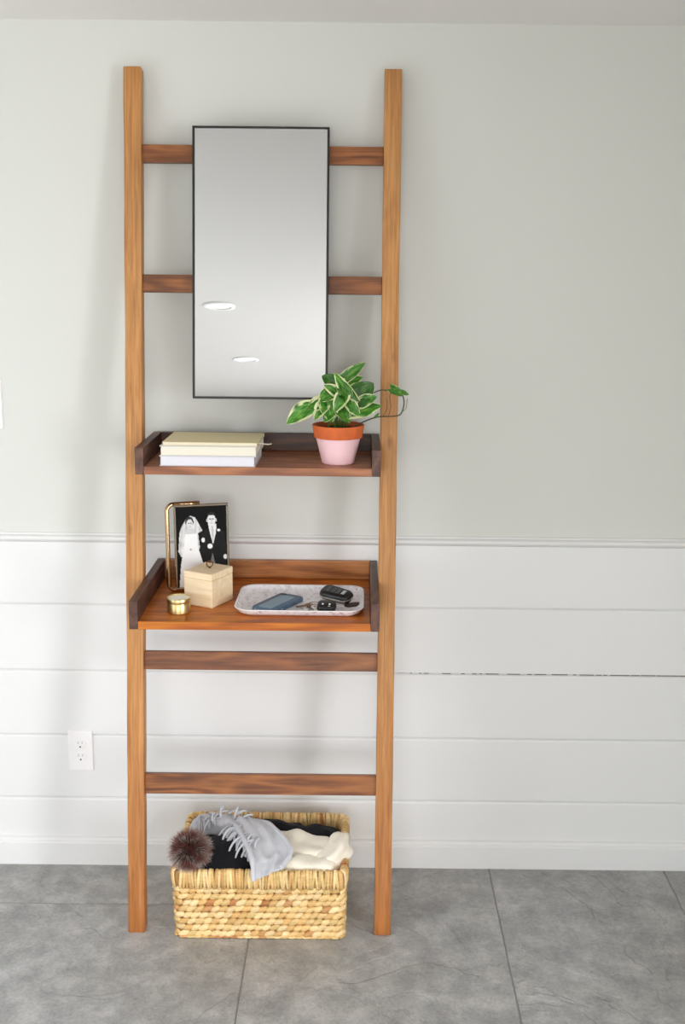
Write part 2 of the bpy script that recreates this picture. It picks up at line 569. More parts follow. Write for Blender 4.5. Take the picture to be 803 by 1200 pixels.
# ------------------------------------------------------------------ leaning ladder shelf
LX0, LW, PW = -0.6223, 0.7299, 0.0457          # left edge, overall width, post width
B0, T0, ZT = 0.3708, 0.040, 2.3199             # foot offset, post depth, top height
TH = math.atan2(B0 - T0, ZT)                   # lean
LEN = math.hypot(B0 - T0, ZT)
XI0, XI1 = LX0 + PW, LX0 + LW - PW             # inner faces
ladder = thing('ladder_shelf', 'tall brown stained wooden ladder shelf leaning on the wall', 'ladder shelf', (LX0 + LW / 2, -B0, 0))
LAD = Matrix.Translation(ladder.location)
def on_ladder(o, world_matrix):
    o.parent = ladder
    o.matrix_basis = LAD.inverted() @ world_matrix
    return o
def front_y(z):
    return -B0 + (B0 - T0) * z / ZT
LEAN = Matrix.Rotation(-TH, 4, 'X')            # local z runs up the post, local y into the wall

rnd = random.Random(11)
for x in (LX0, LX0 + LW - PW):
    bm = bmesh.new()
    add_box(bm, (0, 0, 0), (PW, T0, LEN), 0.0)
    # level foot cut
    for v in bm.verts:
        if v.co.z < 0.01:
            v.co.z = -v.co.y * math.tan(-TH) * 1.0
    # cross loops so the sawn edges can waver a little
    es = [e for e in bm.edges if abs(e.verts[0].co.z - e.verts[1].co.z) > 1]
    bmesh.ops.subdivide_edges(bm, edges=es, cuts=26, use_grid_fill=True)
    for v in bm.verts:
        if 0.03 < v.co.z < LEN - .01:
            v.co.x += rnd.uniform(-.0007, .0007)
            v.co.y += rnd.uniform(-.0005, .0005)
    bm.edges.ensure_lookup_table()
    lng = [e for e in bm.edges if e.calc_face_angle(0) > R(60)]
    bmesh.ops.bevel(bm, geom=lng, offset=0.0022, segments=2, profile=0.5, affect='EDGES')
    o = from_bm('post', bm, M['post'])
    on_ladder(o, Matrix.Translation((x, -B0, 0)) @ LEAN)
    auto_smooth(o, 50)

for zt, zb in ((2.124, 2.0777), (1.7891, 1.7424), (0.7818, 0.7314), (0.4427, 0.3866)):
    zc = (zt + zb) / 2
    h = (zt - zb) / math.cos(TH) * 0.985
    L = XI1 - XI0
    o = box('rung', (-L / 2, 0, -h / 2), (L / 2, 0.019, h / 2), M['rung'], bevel=0.0015, seg=2)
    on_ladder(o, Matrix.Translation(((XI0 + XI1) / 2, front_y(zc) + 0.012, zc)) @ LEAN)

def shelf(zb, yfront, ztop, bmat, backmat, label):
    th, side_t = 0.0215, 0.0225
    yb = -0.004
    L = XI1 - XI0 - 2 * side_t
    xc = (XI0 + XI1) / 2
    d = yb - yfront
    board = box('shelf_board', (-L / 2, 0, -th), (L / 2, d, 0), bmat, bevel=0.0016, seg=2)
    board['label'] = label
    on_ladder(board, Matrix.Translation((xc, yfront, zb + th)))
    for s in (-1, 1):
        hh = ztop - zb
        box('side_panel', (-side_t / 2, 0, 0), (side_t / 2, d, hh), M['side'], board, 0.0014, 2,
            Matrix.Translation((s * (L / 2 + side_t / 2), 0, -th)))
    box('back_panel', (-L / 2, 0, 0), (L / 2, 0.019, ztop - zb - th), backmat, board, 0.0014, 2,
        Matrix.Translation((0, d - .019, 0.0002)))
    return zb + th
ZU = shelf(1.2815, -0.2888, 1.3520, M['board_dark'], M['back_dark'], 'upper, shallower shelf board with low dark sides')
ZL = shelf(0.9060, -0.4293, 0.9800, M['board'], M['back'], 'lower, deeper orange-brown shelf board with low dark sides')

# ------------------------------------------------------------------ mirror hung on the upper rungs
mz0, mz1 = 1.4685, 2.1690
mir = thing('hanging_mirror', 'rectangular mirror with thin black frame hung on the ladder rungs', 'mirror',
            (-0.2597, front_y(mz0) - 0.02, mz0), (-TH, 0, 0))
mw, mh, mt, fw = 0.3585, (mz1 - mz0) / math.cos(TH), 0.031, 0.0058
bm = bmesh.new()
for a, b in (((-mw / 2, 0, 0), (mw / 2, mt, fw)), ((-mw / 2, 0, mh - fw), (mw / 2, mt, mh)),
             ((-mw / 2, 0, fw), (-mw / 2 + fw, mt, mh - fw)), ((mw / 2 - fw, 0, fw), (mw / 2, mt, mh - fw))):
    add_box(bm, a, b, 0.0006)
from_bm('frame', bm, M['black_metal'], mir)
box('glass', (-mw / 2 + fw, 0.004, fw), (mw / 2 - fw, 0.009, mh - fw), M['mirror'], mir)
box('backing', (-mw / 2 + fw, 0.0095, fw), (mw / 2 - fw, mt - .001, mh - fw), M['black_metal'], mir)

# ------------------------------------------------------------------ outlet and switch
def outlet():
    t = thing('wall_outlet', 'white duplex power outlet low on the white boards', 'outlet', (-0.8278, -0.0, 0.3745))
    w, h = 0.0745, 0.130
    pts = rrect(w, h, 0.004, 3)
    bm = bmesh.new()
    add_loft(bm, [[(x, 0.0, z) for x, z in pts], [(x, -0.0035, z) for x, z in pts], [(x * 0.955, -0.0062, z * 0.975) for x, z in pts]])
    p = from_bm('cover_plate', bm, M['white_plastic'], t)
    for dz in (0.0205, -0.0205):
        pts2 = rrect(0.034, 0.029, 0.011, 5)
        bm = bmesh.new()
        add_loft(bm, [[(x, -.006, z + dz) for x, z in pts2], [(x, -.0082, z + dz) for x, z in pts2], [(x * .97, -.0086, z * .97 + dz) for x, z in pts2]])
        s = from_bm('socket', bm, M['white_plastic'], t)
        for dx, hh in ((-.0063, .009), (.0063, .0075)):
            box('slot', (dx - .0010, -.0089, dz + .004 - hh / 2 + .002), (dx + .0010, -.0084, dz + .004 + hh / 2 + .002), M['grey_print'], s)
        lathe('ground_hole', [(0, 0), (.0026, 0), (.0026, .0005), (0, .0005)], M['dark_gap'], s, 14,
              Matrix.Translation((0, -.0084, dz - .0075)) @ Matrix.Rotation(R(90), 4, 'X'))
    lathe('screw', [(0, .0012), (.002, .001), (.0028, 0), (0, 0)], M['white_plastic'], t, 12, Matrix.Translation((0, -.0062, 0)) @ Matrix.Rotation(R(90), 4, 'X'))
outlet()
def switch():
    t = thing('light_switch', 'white light switch plate cut by the left edge of the photo', 'light switch', (-1.0420, 0.003, 1.4225))
    pts = rrect(0.0745, 0.137, 0.004, 3)
    bm = bmesh.new()
    add_loft(bm, [[(x, 0.0, z) for x, z in pts], [(x, -0.0035, z) for x, z in pts], [(x * 0.955, -0.0062, z * 0.975) for x, z in pts]])
    from_bm('cover_plate', bm, M['white_plastic'], t)
    cbox('rocker', (0, -.0085, 0), (0.033, .006, .066), M['white_plastic'], t, 0.001, 1, (R(4), 0, 0))
switch()

# ------------------------------------------------------------------ books on the upper shelf
M['paper'] = plain('paper_edges', (228, 222, 206), 0.8, noise_amt=0.03, noise_scale=300)
M['paper_cool'] = plain('white_paper_edges', (222, 221, 228), 0.8, noise_amt=0.03, noise_scale=300)
M['white_cover'] = plain('white_cover', (206, 204, 206), 0.5, noise_amt=0.01)
M['kraft'] = plain('beige_linen_cover', (222, 208, 164), 0.6, noise_amt=0.07, noise_scale=500, bump=0.15)
M['ribbon'] = plain('cream_ribbon', (240, 234, 214), 0.6)
def book(name, label, c, size, rz, cov, pages, ct=0.0022, inset=0.003):
    """c: centre of the underside; spine towards the wall"""
    w, d, h = size
    t = thing(name, label, 'book', c, (0, 0, rz), 'books on the upper shelf')
    box('cover', (-w / 2, -d / 2, 0), (w / 2, d / 2, ct), cov, t, 0.0005)
    box('cover', (-w / 2, -d / 2, h - ct), (w / 2, d / 2, h), cov, t, 0.0005)
    box('spine', (-w / 2, d / 2 - ct, ct), (w / 2, d / 2, h - ct), cov, t)
    bm = bmesh.new()
    n = 9
    # page block with slightly stepped edges
    for k in range(n):
        z0 = ct + (h - 2 * ct) * k / n
        z1 = ct + (h - 2 * ct) * (k + 1) / n
        j = random.Random(k + len(label)).uniform(0, 0.0006)
        add_box(bm, (-w / 2 + inset + j, -d / 2 + inset * .6 + j, z0), (w / 2 - inset - j, d / 2 - ct, z1))
    from_bm('page_block', bm, pages, t)
    return t
book('book', 'white book at the bottom of the stack on the upper shelf', (-0.3885, -0.198, ZU), (0.2500, 0.168, 0.0275), R(-0.6), M['white_cover'], M['paper_cool'])
book('book', 'cream-white book in the middle of the stack on the upper shelf', (-0.3845, -0.200, ZU + .0277), (0.2530, 0.172, 0.0265), R(-0.9), M['white_cover'], M['paper'])
nb = book('notebook', 'thin beige clothbound notebook topping the book stack', (-0.3800, -0.196, ZU + .0544), (0.2480, 0.176, 0.0095), R(-0.9), M['kraft'], M['paper'], 0.002, 0.002)
bm = bmesh.new()
rib = [(0.110, -0.060, 0.0047), (0.128, -0.062, 0.0047), (0.139, -0.063, 0.0030), (0.149, -0.0645, 0.0026), (0.158, -0.066, 0.004)]
for (x, y, z), (x2, y2, z2) in zip(rib, rib[1:]):
    for zz in (0,):
        vs4 = [bm.verts.new(p) for p in ((x, y - .0028, z), (x2, y2 - .0028, z2), (x2, y2 + .0028, z2 + .0012), (x, y + .0028, z + .0012))]
        bm.faces.new(vs4)
bmesh.ops.remove_doubles(bm, verts=bm.verts, dist=1e-5)
bmesh.ops.solidify(bm, geom=bm.faces[:], thickness=0.0006)
from_bm('ribbon_bookmark', bm, M['ribbon'], nb)

# ------------------------------------------------------------------ potted plant
M['terracotta'] = plain('terracotta', (204, 98, 44), 0.75, noise_amt=0.10, noise_scale=50, bump=0.1)
M['pink'] = plain('pink_paint', (240, 200, 206), 0.5, noise_amt=0.02, noise_scale=30)
M['soil'] = plain('soil', (38, 28, 21), 0.95, noise_amt=0.4, noise_scale=120, bump=0.6)
M['stem'] = plain('green_stem', (84, 118, 50), 0.5, noise_amt=0.15)
M['vine'] = plain('dark_vine', (70, 66, 40), 0.55, noise_amt=0.2)

def leaf_material():
    k = NT('variegated_leaf')
    uv = k.n('ShaderNodeUVMap', uv_map='UVMap')
    sep = k.n('ShaderNodeSeparateXYZ')
    k.l(uv.outputs[0], sep.inputs[0])
    oi = k.n('ShaderNodeObjectInfo')
    at = k.n('ShaderNodeAttribute', attribute_type='OBJECT', attribute_name='variegation')
    nz = k.n('ShaderNodeTexNoise', _Scale=4.0, _Detail=4, noise_dimensions='4D')
    mp = k.n('ShaderNodeMapping', _Scale=(2.2, 0.9, 1))
    k.l(uv.outputs[0], mp.inputs[0])
    k.l(mp.outputs[0], nz.inputs['Vector'])
    w = k.n('ShaderNodeMath', operation='MULTIPLY', _1=30.0)
    k.l(oi.outputs['Random'], w.inputs[0])
    k.l(w.outputs[0], nz.inputs['W'])
    green = k.ramp(nz.outputs[0], [(0.3, s2l((30, 88, 24))), (0.5, s2l((66, 136, 36))), (0.7, s2l((132, 188, 66)))])
    # distance from the midrib 0..1
    d = k.n('ShaderNodeMath', operation='SUBTRACT', _1=0.5)
    k.l(sep.outputs[0], d.inputs[0])
    ab = k.n('ShaderNodeMath', operation='ABSOLUTE')
    k.l(d.outputs[0], ab.inputs[0])
    e = k.n('ShaderNodeMath', operation='MULTIPLY_ADD', _1=1.5)
    k.l(ab.outputs[0], e.inputs[0])
    k.l(nz.outputs[0], e.inputs[2])
    f = k.n('ShaderNodeMath', operation='ADD')
    k.l(e.outputs[0], f.inputs[0])
    k.l(at.outputs['Fac'], f.inputs[1])
    f7 = k.n('ShaderNodeMath', operation='MULTIPLY', _1=0.7)
    k.l(f.outputs[0], f7.inputs[0])
    edge = k.ramp(f7.outputs[0], [(0.98, (0, 0, 0, 1)), (1.0, (1, 1, 1, 1))])
    edge.color_ramp.elements[0].position = 0.77
    edge.color_ramp.elements[1].position = 0.84
    c = k.mix(edge.outputs[0], green.outputs[0], s2l((226, 230, 178)))
    rib = k.ramp(ab.outputs[0], [(0.0, (1, 1, 1, 1)), (0.03, (0, 0, 0, 1))])
    rf = k.n('ShaderNodeMath', operation='MULTIPLY', _1=0.35)
    k.l(rib.outputs[0], rf.inputs[0])
    c = k.mix(rf.outputs[0], c, s2l((170, 205, 110)))
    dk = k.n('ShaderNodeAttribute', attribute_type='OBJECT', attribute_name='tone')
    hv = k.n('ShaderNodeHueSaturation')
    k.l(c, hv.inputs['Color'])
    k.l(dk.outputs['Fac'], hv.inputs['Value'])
    k.l(hv.outputs[0], k.b.inputs['Base Color'])
    k.b.inputs['Roughness'].default_value = 0.36
    k.b.inputs['Subsurface Weight'].default_value = 0.0
    k.b.inputs['Transmission Weight'].default_value = 0.0
    # leaves let some light through
    tr = k.n('ShaderNodeBsdfTranslucent')
    k.l(hv.outputs[0], tr.inputs[0])
    mx = k.n('ShaderNodeMixShader', _0=0.22)
    out = k.t.nodes['Material Output']
    k.l(k.b.outputs[0], mx.inputs[1])
    k.l(tr.outputs[0], mx.inputs[2])
    k.l(mx.outputs[0], out.inputs[0])
    return k.m
M['leaf'] = leaf_material()

def make_leaf_mesh(name, fold, curl, wav, seed):
    """unit heart-shaped leaf: base at origin, tip at +x, face +z, half width 0.5 (scaled by object)"""
    rnd = random.Random(seed)
    nu, nv = 12, 8
    outline = []
    verts, faces, uvs = [], [], []
    for i in range(nu + 1):
        t = i / nu
        # heart outline half-width
        hw = 0.56 * (math.sin(PI * min(1, t * 0.93 + 0.07) ** 0.70) ** 0.62) * (1 - 0.25 * t ** 3) if t < 1 else 0.0
        for j in range(nv + 1):
            s = (j / nv - 0.5) * 2
            x = t - 0.16 * (abs(s) ** 1.5) * (1 - t) ** 2 * 1.6
            y = hw * s
            z = fold * abs(s) * hw - curl * (t ** 2) + wav * math.sin(7 * t + 2.5 * s + seed) * abs(s) * hw
            verts.append((x, y, z))
            uvs.append((j / nv, t))
    for i in range(nu):
        for j in range(nv):
            a = i * (nv + 1) + j
            faces.append((a, a + 1, a + nv + 2, a + nv + 1))
    me = bpy.data.meshes.new(name)
    me.from_pydata(verts, [], faces)
    u = me.uv_layers.new(name='UVMap')
    for lp in me.loops:
        u.data[lp.index].uv = uvs[lp.vertex_index]
    for p in me.polygons:
        p.use_smooth = True
    me.materials.append(M['leaf'])
    return me
LEAVES = [make_leaf_mesh('leaf_a', 0.35, 0.10, 0.10, 1), make_leaf_mesh('leaf_b', 0.75, 0.22, 0.12, 2), make_leaf_mesh('leaf_c', 0.2, 0.28, 0.18, 3)]

POT = Vector((-0.0505, -0.205, ZU))
plant = thing('potted_plant', 'variegated trailing pothos in a pink-dipped terracotta pot', 'plant', POT)
H = 0.1035
lathe('pot', [(0, 0), (0.0400, 0), (0.0420, .002), (0.0585, 0.0700), (0.0595, 0.0705), (0.0640, 0.0700), (0.0645, 0.0715), (0.0690, H - .001), (0.0685, H),
              (0.0640, H), (0.0625, H - .004), (0.0600, H - .016), (0, H - .016)], M['terracotta'], plant, 48, deg=35)
lathe('painted_band', [(0.0405, -.0000), (0.0428, .0018), (0.0592, 0.0690), (0.0588, 0.0700), (0.0560, 0.0690), (0.0402, 0.002)], M['pink'], plant, 48, deg=35)
bm = bmesh.new()
add_lathe(bm, [(0, H - .012), (0.03, H - .0125), (0.0605, H - .014)], 24)
for v in bm.verts:
    v.co.z += random.Random(int(v.co.x * 1e5) + 7).uniform(-.002, .003)
from_bm('soil', bm, M['soil'], plant)

RIM = H
def leaf(base, tip, width, facing=(0, -1, 0.6), kind=0, vari=0.0, tone=1.0, stem_from=None, stem_mat='stem', stem_r=0.0014):
    """base and tip in millimetres from the pot rim centre (x right, y depth, z up)"""
    b = Vector(base) / 1000 + Vector((0, 0, RIM))
    t = Vector(tip) / 1000 + Vector((0, 0, RIM))
    ax = (t - b)
    L = ax.length
    ax.normalize()
    fz = Vector(facing)
    fz = (fz - ax * fz.dot(ax)).normalized()
    fy = fz.cross(ax)
    mtx = Matrix((ax, fy, fz)).transposed().to_4x4()
    o = bpy.data.objects.new('leaf', LEAVES[kind])
    COL.objects.link(o)
    o.parent = plant
    o.matrix_basis = Matrix.Translation(b) @ mtx @ Matrix.Diagonal((L, width / 1000, min(L, width / 1000), 1))
    o['variegation'] = vari
    o['tone'] = tone
    if stem_from is not None:
        pts = [Vector(p) / 1000 + Vector((0, 0, RIM)) for p in stem_from] + [b, b + ax * L * 0.08]
        bm = bmesh.new()
        add_tube(bm, catmull(pts, 5), stem_r, 6)
        from_bm('stem', bm, M[stem_mat], plant, True)
    return o
def stem(pts, r=0.0016, m='vine'):
    bm = bmesh.new()
    add_tube(bm, catmull([Vector(p) / 1000 + Vector((0, 0, RIM)) for p in pts], 6), r, 6)
    from_bm('stem', bm, M[m], plant, True)

S0 = (0, 0, -14)
leaf((-78, -38, 46), (-135, -52, 8), 46, (0.1, -1, 0.75), 0, 0.10, 1.05, [(-20, -8, -14), (-34, -20, 30)])
leaf((-44, -22, 58), (-98, -40, 40), 42, (-0.1, -1, 0.9), 2, 0.16, 1.15, [(-14, -4, -14), (-22, -12, 30)])
leaf((-30, -30, 64), (-14, -48, 12), 48, (0.2, -1, 0.35), 0, 0.0, 1.0, [(-8, -6, -14), (-18, -16, 34)])
leaf((-36, -34, 50), (-62, -52, 20), 34, (-0.2, -1, 0.5), 1, 0.22, 1.1, [(-24, -14, -14), (-28, -24, 20)])
leaf((38, -22, 76), (-12, -26, 138), 34, (-0.5, -1, 0.2), 1, 0.10, 1.1, [(10, 0, -14), (30, -12, 40)])
leaf((16, 0, 122), (70, 4, 164), 30, (0.3, -1, 0.5), 0, 0.02, 0.8, [(2, 2, -14), (6, 0, 70)])
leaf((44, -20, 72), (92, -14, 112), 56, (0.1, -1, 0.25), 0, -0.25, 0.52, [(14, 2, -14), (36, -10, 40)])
leaf((20, -6, 110), (64, 2, 126), 34, (0, -1, 0.9), 0, 0.12, 1.05, [(8, 4, -14), (12, -2, 70)])
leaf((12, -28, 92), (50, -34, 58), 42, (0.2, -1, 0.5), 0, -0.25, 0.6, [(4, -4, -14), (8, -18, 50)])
leaf((42, -34, 36), (112, -32, 60), 44, (0.2, -1, 0.8), 2, 0.06, 1.0, [(18, -8, -14), (32, -22, 14)])
leaf((4, -20, 84), (-36, -30, 108), 30, (-0.2, -1, 0.4), 2, 0.18, 1.0, [(0, -4, -14), (4, -14, 40)])
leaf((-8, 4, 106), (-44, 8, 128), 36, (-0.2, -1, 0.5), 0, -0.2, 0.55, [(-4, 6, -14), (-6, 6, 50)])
leaf((16, -36, 78), (-10, -48, 40), 36, (-0.1, -1, 0.45), 1, 0.14, 1.05, [(6, -10, -14), (12, -24, 40)])
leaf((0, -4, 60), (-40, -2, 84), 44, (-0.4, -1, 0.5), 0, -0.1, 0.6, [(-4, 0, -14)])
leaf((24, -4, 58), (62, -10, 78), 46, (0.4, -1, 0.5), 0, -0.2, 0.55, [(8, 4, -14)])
leaf((28, -38, 60), (58, -48, 30), 30, (0.2, -1, 0.5), 2, 0.10, 0.95, [(12, -12, -14), (20, -26, 30)])
leaf((60, -26, 60), (100, -34, 80), 34, (0.3, -1, 0.6), 0, 0.05, 0.85, [(20, -2, -14), (44, -14, 40)])
leaf((-14, 10, 70), (-20, 14, 118), 44, (0, -1, 0.2), 2, -0.05, 0.75, [(-4, 8, -14)])
leaf((22, 14, 84), (52, 18, 120), 44, (0, -1, 0.3), 0, -0.05, 0.7, [(6, 10, -14)])
leaf((4, -30, 44), (30, -52, 12), 34, (0.1, -1, 0.5), 0, -0.05, 0.8, [(4, -10, -14), (4, -22, 24)])
leaf((-14, -30, 40), (-36, -56, 14), 32, (-0.1, -1, 0.5), 0, 0.0, 0.95, [(-6, -12, -14), (-10, -22, 20)])
leaf((36, -18, 52), (70, -34, 26), 36, (0.3, -1, 0.5), 0, -0.1, 0.7, [(20, -6, -14), (30, -12, 24)])
leaf((10, -36, 100), (36, -44, 76), 34, (0.1, -1, 0.5), 0, -0.1, 0.72, [(4, -8, -14), (6, -24, 50)])
leaf((-20, -20, 82), (-52, -34, 66), 38, (-0.2, -1, 0.6), 0, 0.04, 0.95, [(-6, -4, -14), (-14, -12, 40)])
# the vines that wander past the right-hand post
stem([(30, -10, -12), (62, -20, 8), (104, -24, 24), (150, -26, 27), (166, -26, 36), (172, -24, 66), (162, -22, 96)], 0.0017)
stem([(92, -14, 86), (112, -20, 94), (134, -26, 92), (158, -24, 88)], 0.0015)
stem([(132, -24, 26), (138, -28, 52), (134, -26, 78), (142, -26, 96)], 0.0009)
stem([(118, -22, 25), (128, -28, 50), (126, -26, 72)], 0.0008)
stem([(166, -24, 36), (178, -26, 50), (180, -26, 74)], 0.0008, 'stem')
leaf((136, -26, 98), (168, -36, 82), 26, (0.2, -1, 0.7), 0, -0.15, 0.72)
leaf((164, -24, 90), (184, -30, 84), 13, (0.1, -1, 0.6), 0, -0.1, 0.8)
leaf((98, -26, 24), (108, -30, 36), 7, (0.1, -1, 0.6), 0, -0.1, 0.8)

# ------------------------------------------------------------------ lower shelf: photo frame
def photo_print():
    """flat black-and-white print of a bride and groom, painted into vertex colours"""
    W_, H_ = 0.138, 0.226
    nx, ny = 92, 150
    def ell(x, y, cx, cy, rx, ry):
        return ((x - cx) / rx) ** 2 + ((y - cy) / ry) ** 2
    def poly(x, y, P):
        c = False
        j = len(P) - 1
        for i in range(len(P)):
            if (P[i][1] > y) != (P[j][1] > y) and x < (P[j][0] - P[i][0]) * (y - P[i][1]) / (P[j][1] - P[i][1]) + P[i][0]:
                c = not c
            j = i
        return c
    def shade(x, y):
        # x 0..1 left to right, y 0..1 top to bottom (about 0.7 of the height shows above the box)
        v = 0.006
        n = noise.noise(Vector((x * 9, y * 14, 0))) * 0.5 + 0.5
        # groom: suit, hands, shirt, tie, head
        if poly(x, y, [(0.50, 0.34), (0.63, 0.27), (0.80, 0.26), (0.96, 0.33), (1.0, 0.60), (1.0, 1), (0.50, 1), (0.47, 0.55)]):
            v = 0.011 + 0.006 * n
        if poly(x, y, [(0.66, 0.72), (0.71, 0.58), (0.76, 0.72), (0.78, 1), (0.60, 1)]):
            v = 0.16 + 0.05 * n
        if poly(x, y, [(0.635, 0.225), (0.80, 0.225), (0.79, 0.33), (0.725, 0.48), (0.67, 0.34)]):
            v = 0.80
        if poly(x, y, [(0.70, 0.245), (0.735, 0.245), (0.745, 0.36), (0.725, 0.46), (0.705, 0.36)]):
            v = 0.55
        if ell(x, y, 0.705, 0.175, 0.082, 0.075) < 1 and y > 0.105:
            v = 0.74 + 0.12 * n
            if abs(y - 0.163) < 0.007 and (abs(x - 0.675) < 0.022 or abs(x - 0.738) < 0.022):
                v = 0.16
            if abs(y - 0.215) < 0.004 and abs(x - 0.706) < 0.026:
                v = 0.30
            if abs(x - 0.712) < 0.007 and 0.165 < y < 0.195:
                v = 0.55
        for ex in (0.618, 0.795):
            if ell(x, y, ex, 0.178, 0.018, 0.02) < 1:
                v = 0.55
        if ell(x, y, 0.705, 0.112, 0.078, 0.034) < 1 and y < 0.118:
            v = 0.03
        if ell(x, y, 0.845, 0.305, 0.03, 0.016) < 1 or ell(x, y, 0.53, 0.42, 0.035, 0.028) < 1 or ell(x, y, 0.665, 0.50, 0.05, 0.032) < 1:
            v = 0.85
        if ell(x, y, 0.965, 0.64, 0.035, 0.03) < 1:
            v = 0.75
        # bride: veil, dress, face, hair, flowers
        if poly(x, y, [(0.20, 0.15), (0.29, 0.112), (0.38, 0.135), (0.44, 0.20), (0.52, 0.30), (0.43, 0.33), (0.46, 0.50), (0.40, 0.62), (0.08, 0.62), (0.03, 0.55), (0.06, 0.33), (0.10, 0.25)]):
            v = 0.50 + 0.30 * n + 0.10 * math.sin(x * 70 + y * 12)
        if poly(x, y, [(0.17, 0.33), (0.40, 0.33), (0.43, 0.52), (0.52, 0.72), (0.56, 1.0), (0.03, 1.0), (0.07, 0.72), (0.14, 0.50)]):
            v = 0.90 - 0.06 * n
        if ell(x, y, 0.265, 0.19, 0.085, 0.066) < 1 and y < 0.225:
            v = 0.04
        if ell(x, y, 0.268, 0.215, 0.064, 0.060) < 1:
            v = 0.66 + 0.10 * n
            if abs(y - 0.205) < 0.006 and (abs(x - 0.246) < 0.016 or abs(x - 0.292) < 0.016):
                v = 0.18
            if abs(y - 0.247) < 0.004 and abs(x - 0.268) < 0.018:
                v = 0.28
        if 0.27 < y < 0.335 and abs(x - 0.272) < 0.06 + (y - 0.27) * 0.9:
            v = 0.62
        if ell(x, y, 0.275, 0.53, 0.022, 0.014) < 1:
            v = 0.45
        return v
    verts, faces, cols = [], [], []
    for j in range(ny + 1):
        for i in range(nx + 1):
            u, w = i / nx, j / ny
            verts.append(((u - .5) * W_, 0, H_ * (1 - w)))
            c = max(0.004, min(1, shade(u, w)))
            cols.append((c, c, c * 1.01, 1))
    for j in range(ny):
        for i in range(nx):
            a = j * (nx + 1) + i
            faces.append((a, a + nx + 1, a + nx + 2, a + 1))
    me = bpy.data.meshes.new('photograph')
    me.from_pydata(verts, [], faces)
    ca = me.color_attributes.new('print', 'FLOAT_COLOR', 'POINT')
    for i, c in enumerate(cols):
        ca.data[i].color = c
    k = NT('photo_print')
    at = k.n('ShaderNodeVertexColor', layer_name='print')
    k.l(at.outputs[0], k.b.inputs['Base Color'])
    k.b.inputs['Roughness'].default_value = 0.5
    k.b.inputs['Specular IOR Level'].default_value = 0.08
    return me, k.m, W_, H_

fr = thing('photo_frame', 'black and white wedding photo in a nickel frame on a brass stand', 'photo frame', (-0.4290, -0.150, ZL), (0, 0, R(15)))
me, pm, W_, H_ = photo_print()
tilt = Matrix.Translation((0.003, 0, 0.008)) @ Matrix.Rotation(R(-4), 4, 'X')
ph = link('photograph', me, pm, fr, matrix=tilt @ Matrix.Translation((0, -.0035, 0.004)))
bm = bmesh.new()
b = 0.0065
for lo, hi in (((-W_ / 2 - b, -.006, 0.004 - b), (W_ / 2 + b, .006, 0.004)), ((-W_ / 2 - b, -.006, H_ + .004), (W_ / 2 + b, .006, H_ + .004 + b)),
               ((-W_ / 2 - b, -.006, 0.004), (-W_ / 2, .006, H_ + .004)), ((W_ / 2, -.006, 0.004), (W_ / 2 + b, .006, H_ + .004))):
    add_box(bm, lo, hi, 0.0018, 2)
from_bm('frame', bm, M['chrome'], fr, matrix=tilt)
box('backing', (-W_ / 2, -.003, 0.004), (W_ / 2, .004, H_ + .004), M['black_metal'], fr, matrix=tilt)
bm = bmesh.new()
xl_, zt_ = -0.090, 0.246
pts = [(0.000, 0.018, zt_), (-0.03, 0.017, zt_), (xl_ + .018, 0.016, zt_)]
for a in range(0, 91, 15):
    pts.append((xl_ + .018 - .018 * math.sin(R(a)), 0.016 - 0.006 * a / 90, zt_ - .018 + .018 * math.cos(R(a))))
pts += [(xl_, .008, 0.15), (xl_, .004, 0.08)]
for a in range(0, 91, 15):
    pts.append((xl_ + .016 - .016 * math.cos(R(a)), 0.002, 0.0222 - .016 * math.sin(R(a))))
pts += [(xl_ + .05, 0.002, 0.0062), (0.0, 0.002, 0.0062)]
add_tube(bm, pts, 0.0062, 10)
o = from_bm('stand_bar', bm, M['brass'], fr, True)

# candle tin
tin = thing('candle_tin', 'small round gold candle tin with white wax', 'candle', (-0.4622, -0.3450, ZL))
lathe('tin_body', [(0, 0), (.0285, 0), (.0300, .0015), (.0300, .0260), (.0292, .0272), (.0292, .0285)], M['gold_tin'], tin, 40)
lathe('tin_rim', [(.0292, .0280), (.0310, .0283), (.0314, .0292), (.0314, .0395), (.0308, .0405), (.0290, .0405), (.0287, .0360)], M['gold_tin'], tin, 40)
lathe('wax', [(0, .0372), (.02, .0370), (.0290, .0376)], plain('white_wax', (244, 240, 228), 0.5, noise_amt=0.01), tin, 32)
bm = bmesh.new()
add_tube(bm, [(0, 0, .037), (.0004, 0, .040), (.001, .0005, .0425)], 0.0009, 6)
from_bm('wick', bm, plain('wick', (210, 200, 180), 0.9), tin)

# wooden box
wb = thing('wooden_box', 'small pale raw wood box with brass ring on its lid', 'box', (-0.3960, -0.2520, ZL), (0, 0, R(-27)))
box('box_body', (-.0445, -.050, 0), (.0445, .050, .0740), M['pale_wood'], wb, 0.0012)
lid = box('lid', (-.0450, -.0505, .0746), (.0450, .0505, .0930), M['pale_wood'], wb, 0.0014)
bm = bmesh.new()
add_tube(bm, [(.0085 * math.cos(2 * PI * k / 20), 0, .0115 + .0085 * math.sin(2 * PI * k / 20)) for k in range(21)], 0.0016, 8)
from_bm('ring_pull', bm, M['bronze'], lid, True, Matrix.Translation((0.002, 0.004, .0930)) @ Matrix.Rotation(R(50), 4, 'Z'))
bm = bmesh.new()
add_lathe(bm, [(0, 0), (.0035, 0), (.0035, .002), (.0018, .0042), (0, .0045)], 12)
from_bm('pull_mount', bm, M['bronze'], lid, True, Matrix.Translation((0.002, 0.004, .0930)))

